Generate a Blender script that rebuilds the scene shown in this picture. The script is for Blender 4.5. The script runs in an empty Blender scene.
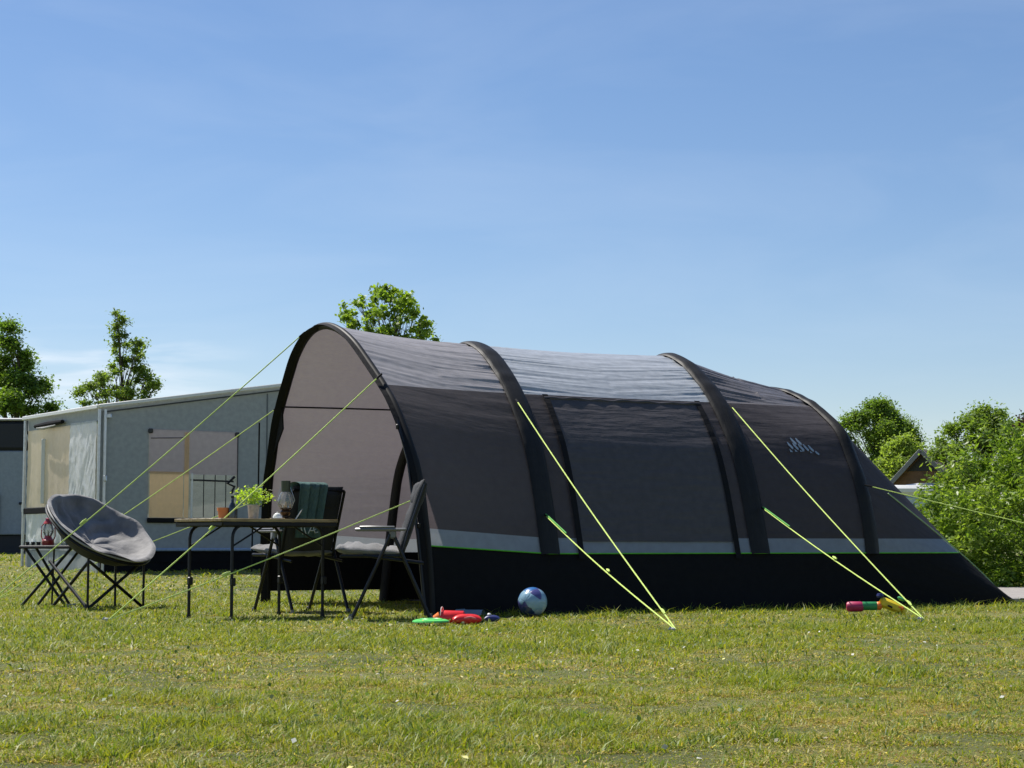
import bpy, math, random
import numpy as np
from mathutils import Vector, Matrix

random.seed(7)
RNG = np.random.default_rng(11)
PI = math.pi
scn = bpy.context.scene
COL = scn.collection
R = math.radians

# ------------------------------------------------------------------ camera
F_PX, CAM_H, HORIZON = 1820.0, 0.55, 545.0
PITCH = math.atan((HORIZON - 384.0) / F_PX)
cam_data = bpy.data.cameras.new('camera')
cam = bpy.data.objects.new('camera', cam_data)
COL.objects.link(cam)
cam.location = (0, 0, CAM_H)
cam.rotation_euler = (PI / 2 + PITCH, 0, 0)
cam_data.sensor_width = 36.0
cam_data.lens = 36.0 * F_PX / 1024.0
cam_data.clip_start = 0.05
cam_data.clip_end = 3000
scn.camera = cam


def wp(px, py, Y):
    """point at depth Y seen at photo pixel px, py"""
    u = (px - 512) / F_PX
    v = (384 - py) / F_PX
    c, s = math.cos(PITCH), math.sin(PITCH)
    dy, dz = c - v * s, s + v * c
    k = Y / dy
    return Vector((u * k, Y, CAM_H + dz * k))


def ground_z(x, y):
    x = np.asarray(x, float)
    y = np.asarray(y, float)
    k = np.clip((x + 4) / 8, 0, 1)
    z0 = 17 + 8 * k
    d = np.maximum(0, y - z0)
    g = 0.0245 * d * d / (d + 1.2)
    return np.where(g < 0.42, g, 0.42) * 1.0


# ------------------------------------------------------------------ world
SUN = Vector((-0.48, 0.38, 1.0)).normalized()
SUN_EL = math.asin(SUN.z)
SUN_AZ = math.atan2(SUN.x, SUN.y)
world = bpy.data.worlds.new('World')
scn.world = world
world.use_nodes = True
nt = world.node_tree
nt.nodes.clear()
N = nt.nodes.new
L = nt.links.new
out = N('ShaderNodeOutputWorld')
bg = N('ShaderNodeBackground')
bg.inputs[1].default_value = 0.08
sky = N('ShaderNodeTexSky')
sky.sky_type = 'NISHITA'
sky.sun_disc = False
sky.sun_elevation = SUN_EL
sky.sun_rotation = SUN_AZ
sky.altitude = 0
sky.air_density = 1.0
sky.dust_density = 0.25
sky.ozone_density = 3.0
tc = N('ShaderNodeTexCoord')
sep = N('ShaderNodeSeparateXYZ')
L(tc.outputs['Generated'], sep.inputs[0])


def wmath(op, a, b=None, c=None):
    n = N('ShaderNodeMath')
    n.operation = op
    for i, v in enumerate((a, b, c)):
        if v is None:
            continue
        if isinstance(v, (int, float)):
            n.inputs[i].default_value = v
        else:
            L(v, n.inputs[i])
    return n.outputs[0]


# thin high cloud, left near the horizon, plus faint veil higher
dirx = wmath('DIVIDE', sep.outputs[0], sep.outputs[1])
dirz = wmath('DIVIDE', sep.outputs[2], sep.outputs[1])
comb = N('ShaderNodeCombineXYZ')
L(dirx, comb.inputs[0])
L(dirz, comb.inputs[1])
mp = N('ShaderNodeMapping')
mp.inputs['Scale'].default_value = (9, 70, 1)
mp.inputs['Rotation'].default_value = (0, 0, R(7))
mp.inputs['Location'].default_value = (0.35, 0.5, 0)
L(comb.outputs[0], mp.inputs[0])
nz = N('ShaderNodeTexNoise')
nz.inputs['Scale'].default_value = 1.0
nz.inputs['Detail'].default_value = 5
nz.inputs['Roughness'].default_value = 0.5
nz.inputs['Distortion'].default_value = 0.3
L(mp.outputs[0], nz.inputs[0])
rm = N('ShaderNodeMapRange')
rm.inputs[1].default_value = 0.46
rm.inputs[2].default_value = 0.72
L(nz.outputs[0], rm.inputs[0])
# mask: elevation tangent 0.07..0.13, azimuth tangent < -0.14
m1 = N('ShaderNodeMapRange'); m1.interpolation_type = 'SMOOTHSTEP'
m1.inputs[1].default_value = 0.125; m1.inputs[2].default_value = 0.100
L(dirz, m1.inputs[0])
m2 = N('ShaderNodeMapRange'); m2.interpolation_type = 'SMOOTHSTEP'
m2.inputs[1].default_value = -0.13; m2.inputs[2].default_value = -0.20
L(dirx, m2.inputs[0])
low = wmath('MULTIPLY', wmath('MULTIPLY', m1.outputs[0], m2.outputs[0]), rm.outputs[0])
# veil
mp2 = N('ShaderNodeMapping')
mp2.inputs['Scale'].default_value = (3.0, 11, 1)
mp2.inputs['Rotation'].default_value = (0, 0, R(-24))
L(comb.outputs[0], mp2.inputs[0])
nz2 = N('ShaderNodeTexNoise')
nz2.inputs['Scale'].default_value = 1.6
nz2.inputs['Detail'].default_value = 6
nz2.inputs['Roughness'].default_value = 0.55
nz2.inputs['Distortion'].default_value = 0.6
L(mp2.outputs[0], nz2.inputs[0])
rm2 = N('ShaderNodeMapRange')
rm2.inputs[1].default_value = 0.42
rm2.inputs[2].default_value = 0.80
rm2.inputs[4].default_value = 0.10
L(nz2.outputs[0], rm2.inputs[0])
fac = wmath('ADD', wmath('MULTIPLY', low, 0.75), rm2.outputs[0])
front = wmath('GREATER_THAN', sep.outputs[1], 0.05)
fac = wmath('MULTIPLY', fac, front)
hsv = N('ShaderNodeHueSaturation')
hsv.inputs['Saturation'].default_value = 1.12
L(sky.outputs[0], hsv.inputs['Color'])
mx = N('ShaderNodeMixRGB')
L(fac, mx.inputs[0])
tint = N('ShaderNodeMixRGB'); tint.blend_type = 'MULTIPLY'; tint.inputs[0].default_value = 1
tint.inputs[2].default_value = (1.02, .965, 1.0, 1)
L(hsv.outputs[0], tint.inputs[1])
L(tint.outputs[0], mx.inputs[1])
mx.inputs[2].default_value = (8.0, 8.6, 9.3, 1)
L(mx.outputs[0], bg.inputs[0])
L(bg.outputs[0], out.inputs[0])

sun_d = bpy.data.lights.new('sun', 'SUN')
sun_d.energy = 4.6
sun_d.angle = R(0.53)
sun_d.color = (1.0, 0.95, 0.87)
sun_o = bpy.data.objects.new('sun', sun_d)
COL.objects.link(sun_o)
sun_o.rotation_euler = SUN.to_track_quat('Z', 'Y').to_euler()
sun_o.location = (-20, 20, 40)

vs = scn.view_settings
vs.view_transform = 'Standard'
vs.look = 'None'
vs.gamma = 1.0
vs.exposure = 0.55
vs.use_curve_mapping = False
scn.cycles.max_bounces = 8
scn.cycles.transparent_max_bounces = 12


# ------------------------------------------------------------------ helpers
def vnoise(x, y, seed=0):
    x = np.asarray(x, float); y = np.asarray(y, float)
    xi = np.floor(x).astype(np.int64); yi = np.floor(y).astype(np.int64)
    xf = x - xi; yf = y - yi
    xf = xf * xf * (3 - 2 * xf); yf = yf * yf * (3 - 2 * yf)

    def h(a, b):
        n = (a * 374761393 + b * 668265263 + seed * 974634777) & 0xFFFFFFFF
        n = ((n ^ (n >> 13)) * 1274126177) & 0xFFFFFFFF
        n = n ^ (n >> 16)
        return (n & 0xFFFF) / 65535.0
    return ((h(xi, yi) * (1 - xf) + h(xi + 1, yi) * xf) * (1 - yf)
            + (h(xi, yi + 1) * (1 - xf) + h(xi + 1, yi + 1) * xf) * yf)


def fbm(x, y, seed=0, octs=3):
    s = 0; a = 0.5; t = 0
    for i in range(octs):
        s = s + a * vnoise(x * 2 ** i, y * 2 ** i, seed + i * 17)
        t += a; a *= 0.5
    return s / t


def link(o, parent=None):
    COL.objects.link(o)
    if parent is not None:
        o.parent = parent
    return o


def tag(o, label=None, cat=None, group=None, kind=None):
    if label: o['label'] = label
    if cat: o['category'] = cat
    if group: o['group'] = group
    if kind: o['kind'] = kind
    return o


def thing(name, label, cat, loc=(0, 0, 0), rz=0, group=None):
    o = bpy.data.objects.new(name, None)
    o.location = loc
    o.rotation_euler = (0, 0, rz)
    o.empty_display_size = 0.2
    link(o)
    return tag(o, label, cat, group)


class MB:
    def __init__(self):
        self.v = []; self.f = []

    def add(self, vs, fs):
        n = len(self.v)
        self.v.extend([tuple(p) for p in vs])
        self.f.extend([tuple(i + n for i in q) for q in fs])
        return self

    def box(self, c, size, rot=None, bevel=0.0):
        """bevelled box, centre c"""
        c = Vector(c)
        sx, sy, sz = [s / 2 for s in size]
        b = min(bevel, sx * .9, sy * .9, sz * .9)
        M = rot if rot is not None else Matrix.Identity(3)
        if b <= 0:
            vs = [Vector((x * sx, y * sy, z * sz)) for x in (-1, 1) for y in (-1, 1) for z in (-1, 1)]
            fs = [(0, 1, 3, 2), (4, 6, 7, 5), (0, 4, 5, 1), (2, 3, 7, 6), (0, 2, 6, 4), (1, 5, 7, 3)]
            return self.add([c + M @ v for v in vs], fs)
        idx = {}; vs = []
        for x in (-1, 1):
            for y in (-1, 1):
                for z in (-1, 1):
                    for a in range(3):
                        p = [x * (sx - b), y * (sy - b), z * (sz - b)]
                        p[a] = (x, y, z)[a] * (sx, sy, sz)[a]
                        idx[(x, y, z, a)] = len(vs)
                        vs.append(Vector(p))
        fs = []
        for a in range(3):
            o1, o2 = (a + 1) % 3, (a + 2) % 3
            for s in (-1, 1):
                q = []
                for (p, r) in ((-1, -1), (1, -1), (1, 1), (-1, 1)):
                    k = [0, 0, 0]; k[a] = s; k[o1] = p; k[o2] = r
                    q.append(idx[(k[0], k[1], k[2], a)])
                fs.append(q if s > 0 else q[::-1])
            for p in (-1, 1):
                for r in (-1, 1):
                    k0 = [0, 0, 0]; k0[a] = -1; k0[o1] = p; k0[o2] = r
                    k1 = list(k0); k1[a] = 1
                    fs.append([idx[(*k0, o1)], idx[(*k1, o1)], idx[(*k1, o2)], idx[(*k0, o2)]])
        for x in (-1, 1):
            for y in (-1, 1):
                for z in (-1, 1):
                    fs.append([idx[(x, y, z, a)] for a in range(3)])
        return self.add([c + M @ v for v in vs], fs)

    def tube(self, pts, r, n=8, cap=True):
        pts = [Vector(p) for p in pts]
        rs = r if isinstance(r, (list, tuple, np.ndarray)) else [r] * len(pts)
        rings = []
        up = None
        for i, p in enumerate(pts):
            if i == 0: d = pts[1] - p
            elif i == len(pts) - 1: d = p - pts[i - 1]
            else: d = (pts[i + 1] - pts[i - 1])
            d.normalize()
            if up is None:
                up = Vector((0, 0, 1)) if abs(d.z) < .9 else Vector((1, 0, 0))
            a = d.cross(up)
            if a.length < 1e-5:
                a = d.cross(Vector((0.3, 1, 0)))
            a.normalize()
            b = a.cross(d).normalized()
            up = b
            rings.append([p + (a * math.cos(t) + b * math.sin(t)) * rs[i]
                          for t in [2 * PI * k / n for k in range(n)]])
        vs = [v for ring in rings for v in ring]
        fs = []
        for i in range(len(pts) - 1):
            for k in range(n):
                fs.append((i * n + k, i * n + (k + 1) % n, (i + 1) * n + (k + 1) % n, (i + 1) * n + k))
        if cap:
            fs.append(tuple(range(n))[::-1])
            fs.append(tuple((len(pts) - 1) * n + k for k in range(n)))
        return self.add(vs, fs)

    def lathe(self, prof, c=(0, 0, 0), n=20, rot=None):
        """prof: list of (radius, z)"""
        c = Vector(c)
        M = rot if rot is not None else Matrix.Identity(3)
        vs = []
        for (r, z) in prof:
            for k in range(n):
                t = 2 * PI * k / n
                vs.append(c + M @ Vector((max(r, 1e-4) * math.cos(t), max(r, 1e-4) * math.sin(t), z)))
        fs = []
        for i in range(len(prof) - 1):
            for k in range(n):
                fs.append((i * n + k, i * n + (k + 1) % n, (i + 1) * n + (k + 1) % n, (i + 1) * n + k))
        return self.add(vs, fs)

    def grid(self, P, flip=False, wrap=False):
        """P: array nu x nv x 3"""
        nu, nv = P.shape[:2]
        vs = P.reshape(-1, 3).tolist()
        fs = []
        for i in range(nu - 1):
            for j in range(nv - 1 + (1 if wrap else 0)):
                j2 = (j + 1) % nv
                q = (i * nv + j, (i + 1) * nv + j, (i + 1) * nv + j2, i * nv + j2)
                fs.append(q[::-1] if flip else q)
        return self.add(vs, fs)

    def build(self, name, m, parent=None, smooth=True, angle=40):
        me = bpy.data.meshes.new(name)
        me.from_pydata(self.v, [], self.f)
        me.materials.append(m)
        if smooth:
            me.polygons.foreach_set('use_smooth', [True] * len(me.polygons))
            me.set_sharp_from_angle(angle=R(angle))
        me.update()
        o = bpy.data.objects.new(name, me)
        return link(o, parent)


def build_uv(name, P, UV, m, parent=None):
    """smooth sheet with uv coordinates"""
    o = MB().grid(P).build(name, m, parent, angle=60)
    me = o.data
    uvl = me.uv_layers.new(name='uv')
    li = np.empty(len(me.loops), dtype=np.int32)
    me.loops.foreach_get('vertex_index', li)
    uvl.data.foreach_set('uv', UV.reshape(-1, 2)[li].ravel())
    return o


def pad(mb, c, U, V, Nn, lu, lv, th, nu=14, nv=14, puff=0.0, seed=1, round_p=5):
    """closed padded cushion, centre c, half axes along U, V, thickness along Nn"""
    c = Vector(c); U = Vector(U).normalized(); V = Vector(V).normalized(); Nn = Vector(Nn).normalized()
    us = np.sin(np.linspace(-PI / 2, PI / 2, nu)); vs = np.sin(np.linspace(-PI / 2, PI / 2, nv))
    for sgn in (1, -1):
        P = np.zeros((nu, nv, 3))
        for i, a in enumerate(us):
            for j, b in enumerate(vs):
                prof = max(0.0, (1 - abs(a) ** round_p)) ** .5 * max(0.0, (1 - abs(b) ** round_p)) ** .5
                w = float(vnoise(a * 3.1 + 5, b * 3.1 + 9, seed)) - .5
                w2 = float(vnoise(a * 9 + 5, b * 4 + 9, seed + 3)) - .5
                p = c + U * (a * lu / 2) + V * (b * lv / 2) + Nn * (sgn * th / 2 * prof + (puff * w + puff * .5 * w2) * prof * (1 if sgn > 0 else .3))
                P[i, j] = p
        mb.grid(P, flip=(sgn < 0))
    return mb


# ------------------------------------------------------------------ materials
def new_mat(name):
    m = bpy.data.materials.new(name)
    m.use_nodes = True
    t = m.node_tree
    p = t.nodes['Principled BSDF']
    return m, t, p


def mat(name, col, rough=.5, metal=0, var=.12, scale=20, bump=.0, bscale=60, spec=.5, coat=0, alpha=1, trans=0, sheen=0):
    m, t, p = new_mat(name)
    n = t.nodes.new('ShaderNodeTexNoise')
    n.inputs['Scale'].default_value = scale
    n.inputs['Detail'].default_value = 5
    tcn = t.nodes.new('ShaderNodeTexCoord')
    t.links.new(tcn.outputs['Object'], n.inputs[0])
    r = t.nodes.new('ShaderNodeMapRange')
    r.inputs[1].default_value = .3; r.inputs[2].default_value = .7
    r.inputs[3].default_value = 1 - var; r.inputs[4].default_value = 1 + var
    t.links.new(n.outputs[0], r.inputs[0])
    mx_ = t.nodes.new('ShaderNodeVectorMath'); mx_.operation = 'SCALE'
    mx_.inputs[0].default_value = col[:3]
    t.links.new(r.outputs[0], mx_.inputs['Scale'])
    t.links.new(mx_.outputs[0], p.inputs['Base Color'])
    r2 = t.nodes.new('ShaderNodeMapRange')
    r2.inputs[3].default_value = max(0.02, rough - .08); r2.inputs[4].default_value = min(1, rough + .08)
    t.links.new(n.outputs[0], r2.inputs[0])
    t.links.new(r2.outputs[0], p.inputs['Roughness'])
    p.inputs['Metallic'].default_value = metal
    p.inputs['Specular IOR Level'].default_value = spec
    p.inputs['Coat Weight'].default_value = coat
    p.inputs['Alpha'].default_value = alpha
    p.inputs['Transmission Weight'].default_value = trans
    p.inputs['Sheen Weight'].default_value = sheen
    if bump:
        b = t.nodes.new('ShaderNodeBump')
        b.inputs['Strength'].default_value = bump
        b.inputs['Distance'].default_value = .01
        n2 = t.nodes.new('ShaderNodeTexNoise')
        n2.inputs['Scale'].default_value = bscale
        n2.inputs['Detail'].default_value = 4
        t.links.new(tcn.outputs['Object'], n2.inputs[0])
        t.links.new(n2.outputs[0], b.inputs['Height'])
        t.links.new(b.outputs[0], p.inputs['Normal'])
    return m


def fabric(name, col, tcol, tfac, rough=.45, bump=.35, spec=.4, uvscale=(1.2, 9), coat=0.0):
    """woven tent cloth that lets some light through; uv = metres along and around"""
    m, t, p = new_mat(name)
    no = t.nodes.new; ln = t.links.new
    uv = no('ShaderNodeUVMap'); uv.uv_map = 'uv'
    mpn = no('ShaderNodeMapping'); mpn.inputs['Scale'].default_value = (uvscale[0], uvscale[1], 1)
    mpn.inputs['Rotation'].default_value = (0, 0, R(3))
    ln(uv.outputs[0], mpn.inputs[0])
    n1 = no('ShaderNodeTexNoise'); n1.inputs['Scale'].default_value = 1.0; n1.inputs['Detail'].default_value = 6
    n1.inputs['Distortion'].default_value = .15
    ln(mpn.outputs[0], n1.inputs[0])
    n2 = no('ShaderNodeTexNoise'); n2.inputs['Scale'].default_value = 14; n2.inputs['Detail'].default_value = 4
    ln(uv.outputs[0], n2.inputs[0])
    ad = no('ShaderNodeMath'); ad.operation = 'MULTIPLY_ADD'; ad.inputs[1].default_value = .18
    ln(n2.outputs[0], ad.inputs[0]); ln(n1.outputs[0], ad.inputs[2])
    b = no('ShaderNodeBump'); b.inputs['Strength'].default_value = bump; b.inputs['Distance'].default_value = .05
    ln(ad.outputs[0], b.inputs['Height'])
    r = no('ShaderNodeMapRange'); r.inputs[1].default_value = .3; r.inputs[2].default_value = .7
    r.inputs[3].default_value = .9; r.inputs[4].default_value = 1.1
    ln(n2.outputs[0], r.inputs[0])
    v = no('ShaderNodeVectorMath'); v.operation = 'SCALE'; v.inputs[0].default_value = col
    ln(r.outputs[0], v.inputs['Scale'])
    ln(v.outputs[0], p.inputs['Base Color'])
    p.inputs['Roughness'].default_value = rough
    p.inputs['Specular IOR Level'].default_value = spec
    p.inputs['Coat Weight'].default_value = coat
    p.inputs['Coat Roughness'].default_value = .3
    ln(b.outputs[0], p.inputs['Normal'])
    tr = no('ShaderNodeBsdfTranslucent'); tr.inputs[0].default_value = (*tcol, 1)
    ln(b.outputs[0], tr.inputs['Normal'])
    mxs = no('ShaderNodeMixShader'); mxs.inputs[0].default_value = tfac
    ln(p.outputs[0], mxs.inputs[1]); ln(tr.outputs[0], mxs.inputs[2])
    ln(mxs.outputs[0], t.nodes['Material Output'].inputs[0])
    return m


def leaf_mat(name, rough=.45, tfac=.4, tint=(1.25, 1.35, .5)):
    m, t, p = new_mat(name)
    no = t.nodes.new; ln = t.links.new
    a = no('ShaderNodeAttribute'); a.attribute_name = 'col'
    ln(a.outputs['Color'], p.inputs['Base Color'])
    p.inputs['Roughness'].default_value = rough
    p.inputs['Specular IOR Level'].default_value = .4
    mu = no('ShaderNodeVectorMath'); mu.operation = 'MULTIPLY'; mu.inputs[1].default_value = tint
    ln(a.outputs['Color'], mu.inputs[0])
    tr = no('ShaderNodeBsdfTranslucent')
    ln(mu.outputs[0], tr.inputs[0])
    mxs = no('ShaderNodeMixShader'); mxs.inputs[0].default_value = tfac
    ln(p.outputs[0], mxs.inputs[1]); ln(tr.outputs[0], mxs.inputs[2])
    ln(mxs.outputs[0], t.nodes['Material Output'].inputs[0])
    return m


def mass(name, V, Fq, colors, m, parent=None, smooth=False, tri=None):
    """fast mesh from numpy: V (n,3), Fq (k,4) quads, tri (k,3), per vertex colours"""
    me = bpy.data.meshes.new(name)
    nq = 0 if Fq is None else len(Fq)
    ntri = 0 if tri is None else len(tri)
    me.vertices.add(len(V))
    me.vertices.foreach_set('co', V.astype(np.float32).ravel())
    loops = []
    if nq: loops.append(Fq.ravel())
    if ntri: loops.append(tri.ravel())
    loops = np.concatenate(loops).astype(np.int32)
    me.loops.add(len(loops))
    me.loops.foreach_set('vertex_index', loops)
    me.polygons.add(nq + ntri)
    starts = np.concatenate([np.arange(nq) * 4, nq * 4 + np.arange(ntri) * 3]).astype(np.int32)
    me.polygons.foreach_set('loop_start', starts)
    me.materials.append(m)
    at = me.color_attributes.new('col', 'FLOAT_COLOR', 'POINT')
    c4 = np.ones((len(V), 4), np.float32); c4[:, :3] = colors
    at.data.foreach_set('color', c4.ravel())
    me.update(calc_edges=True)
    me.validate()
    if smooth:
        me.polygons.foreach_set('use_smooth', [True] * len(me.polygons))
    return link(bpy.data.objects.new(name, me), parent)


def leaves(pts, size, colors, aspect=.5, up=.5, rng=RNG, droop=0.0):
    """diamond shaped leaves; returns V, F, C"""
    n = len(pts)
    d = rng.normal(size=(n, 3)); d[:, 2] = d[:, 2] * .6 - droop
    d /= np.linalg.norm(d, axis=1)[:, None]
    nn = rng.normal(size=(n, 3)); nn[:, 2] += up
    s = np.cross(d, nn); s /= (np.linalg.norm(s, axis=1)[:, None] + 1e-9)
    nrm = np.cross(s, d)
    L_ = (size * rng.uniform(.6, 1.4, n))[:, None]
    W_ = L_ * aspect
    V = np.stack([pts, pts + d * L_ * .5 + s * W_ * .5 + nrm * L_ * .07,
                  pts + d * L_, pts + d * L_ * .5 - s * W_ * .5 + nrm * L_ * .07], axis=1).reshape(-1, 3)
    Fq = np.arange(n * 4).reshape(-1, 4)
    C = np.repeat(colors, 4, axis=0)
    return V, Fq, C


def pick(n, palette, rng=RNG, jitter=.2, w=None):
    pal = np.array(palette)
    k = rng.choice(len(pal), n, p=w)
    return pal[k] * rng.uniform(1 - jitter, 1 + jitter, (n, 1))


# palette
BLACKCLOTH = fabric('black_cloth', (.010, .010, .011), (.01, .01, .012), .03, rough=.75, bump=.25, spec=.15)
MUDCLOTH = fabric('mud_wall_cloth', (.0115, .0115, .012), (.004, .004, .005), .02, rough=.8, bump=.3, uvscale=(1.6, 5), spec=.08)
SLEEVE = fabric('sleeve_cloth', (.018, .0175, .017), (.02, .02, .02), .02, rough=.5, bump=.22, uvscale=(14, 2), spec=.18)
CHARCOAL = fabric('charcoal_cloth', (.080, .073, .078), (.24, .20, .215), .28, rough=.6, bump=.3, spec=.12)
ROOFGREY = fabric('porch_roof_cloth', (.42, .40, .405), (.19, .165, .18), .32, rough=.40, bump=.28, spec=.45)
SILVER = fabric('silver_roof_cloth', (.44, .465, .49), (.12, .12, .13), .15, rough=.30, bump=.32, spec=.8, uvscale=(1.1, 10))
SIDEDARK = fabric('rear_roof_cloth', (.155, .146, .15), (.12, .1, .1), .2, rough=.36, bump=.5, spec=.4)
BLINDM = fabric('blind_cloth', (.094, .087, .092), (.05, .045, .05), .15, rough=.55, bump=.5, spec=.2)
BANDM = fabric('band_cloth', (.30, .34, .40), (.30, .32, .34), .35, rough=.5, bump=.2)
GREENP = mat('green_piping', (.12, .55, .02), .4)
LIME = mat('lime_rope', (.64, .82, .17), .6, bump=.5, bscale=900)
LIMEDK = mat('green_web_strap', (.10, .38, .07), .6)
BLACKMETAL = mat('black_metal', (.010, .010, .011), .42, metal=.2, spec=.4)
CHARFRAME = mat('charcoal_frame', (.022, .022, .024), .38, metal=.5)
STEEL = mat('steel', (.5, .5, .5), .3, metal=1)
GREYPLASTIC = mat('grey_plastic', (.16, .16, .16), .4)
WHITEPVC = mat('white_pvc', (.72, .72, .70), .4, var=.05)
ALU = mat('aluminium', (.55, .56, .57), .32, metal=.9)

# ------------------------------------------------------------------ tent geometry
TH = R(28)
CT, ST = math.cos(TH), math.sin(TH)
TX, TY = -0.615, 14.0


def tw(s, t, h):
    """tent coordinates (along, across, up) to world arrays"""
    s = np.asarray(s, float); t = np.asarray(t, float); h = np.asarray(h, float)
    return np.stack([TX + CT * s - ST * t, TY + ST * s + CT * t, h + 0 * s + 0 * t], axis=-1)


def tp(s, t, h):
    return Vector(tw(s, t, h).tolist())


def sym(pts, w, farfoot=0.0, hi=1.4):
    """near half profile -> full profile, smooth resampled to 161 points"""
    a = [(t, h) for t, h in pts]
    b = [(w - t, h) for t, h in pts[:-1]][::-1]
    if farfoot:
        b = [(t + farfoot * min(1, max(0, (hi - h) / .9)), h) for t, h in b]
    P = np.array(a + b)
    d = np.r_[0, np.cumsum(np.linalg.norm(np.diff(P, axis=0), axis=1))]
    # catmull-rom
    out_ = []
    for i in range(len(P) - 1):
        p0 = P[max(i - 1, 0)]; p1 = P[i]; p2 = P[i + 1]; p3 = P[min(i + 2, len(P) - 1)]
        for k in np.linspace(0, 1, 12, endpoint=False):
            out_.append(.5 * ((2 * p1) + (-p0 + p2) * k + (2 * p0 - 5 * p1 + 4 * p2 - p3) * k ** 2
                              + (-p0 + 3 * p1 - 3 * p2 + p3) * k ** 3))
    out_.append(P[-1])
    Q = np.array(out_)
    # parametrise so that u=.5 is the ridge
    ridge = np.argmax(Q[:, 1])
    def res(q, n):
        dd = np.r_[0, np.cumsum(np.linalg.norm(np.diff(q, axis=0), axis=1))]
        x = np.linspace(0, dd[-1], n)
        return np.stack([np.interp(x, dd, q[:, 0]), np.interp(x, dd, q[:, 1])], 1)
    A_ = res(Q[:ridge + 1], 301); B_ = res(Q[ridge:], 301)
    return np.concatenate([A_, B_[1:]])


NU = 601
U = np.linspace(0, 1, NU)
def lift(q, d=.04):
    q = q.copy(); q[:, 1] += d * np.clip(q[:, 1] / .3, 0, 1) + .04 * np.clip((q[:, 1] - 1.6) / .6, 0, 1); return q


pF = lift(sym([(0, 0), (.03, .5), (.10, 1.05), (.235, 1.35), (.42, 1.63), (.60, 1.80), (.80, 1.96), (1.09, 2.17), (1.42, 2.32), (1.75, 2.37)], 3.5, .16))
pA = sym([(.15, 0), (.27, .45), (.40, .91), (.50, 1.2), (.61, 1.43), (.82, 1.72), (1.07, 1.96), (1.4, 2.18), (1.75, 2.28)], 3.5, .36, 2.2)
pA = lift(pA)
pB = sym([(.12, 0), (.14, .4), (.19, .74), (.30, 1.11), (.415, 1.33), (.557, 1.565), (.775, 1.72), (1.0, 1.84), (1.35, 1.96), (1.75, 2.01)], 3.5)
pB = lift(pB)
pE = pB.copy(); pE[:, 1] = 0
S1, S2, S3, S4, S5 = 0.0, 1.206, 3.29, 4.42, 6.16


def inset(p, d):
    g = np.gradient(p, axis=0)
    n = np.stack([g[:, 1], -g[:, 0]], 1)
    n /= np.linalg.norm(n, axis=1)[:, None] + 1e-9
    q = p + n * d
    q[:, 1] = np.maximum(q[:, 1], 0)
    return q


fF, fA, fB = inset(pF, .03), inset(pA, .04), inset(pB, .04)
fE = fB.copy(); fE[:, 1] = 0.0


def lean(h):
    return -.24 * np.clip(h / 2.4, 0, 1) ** 1.6


def section(i, s):
    """profile (t, h, ds) at station s within section i"""
    s0, s1, a, b = ((S1, S2, fF, fA), (S2, S3, fA, fA), (S3, S4, fA, fB), (S4, S5, fB, fE))[i]
    k = (s - s0) / (s1 - s0)
    p = a * (1 - k) + b * k
    if i == 3:
        p[:, 1] = a[:, 1] * max(0.0, 1 - k) ** .8
    sag = (.02, .012, .005, .02)[i] * math.sin(PI * k)
    p = inset(p, sag)
    ds = lean(p[:, 1]) * (1 - k) if i == 0 else np.zeros(NU)
    return p, ds


def u_at(p, h, near=True):
    if near:
        q = p[:301]
        return float(np.interp(h, q[:, 1], U[:301])) if h < q[-1, 1] - .001 else .5
    q = p[300:][::-1]
    return float(np.interp(h, q[:, 1], U[300:][::-1])) if h < q[-1, 1] - .001 else .5


def band_h(i, s):
    """band bottom / top heights"""
    k = max(0, 1 - (s - S1) / (S2 - S1)) if i == 0 else 0
    return .48 + .066 * k, .607 + .073 * k


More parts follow.
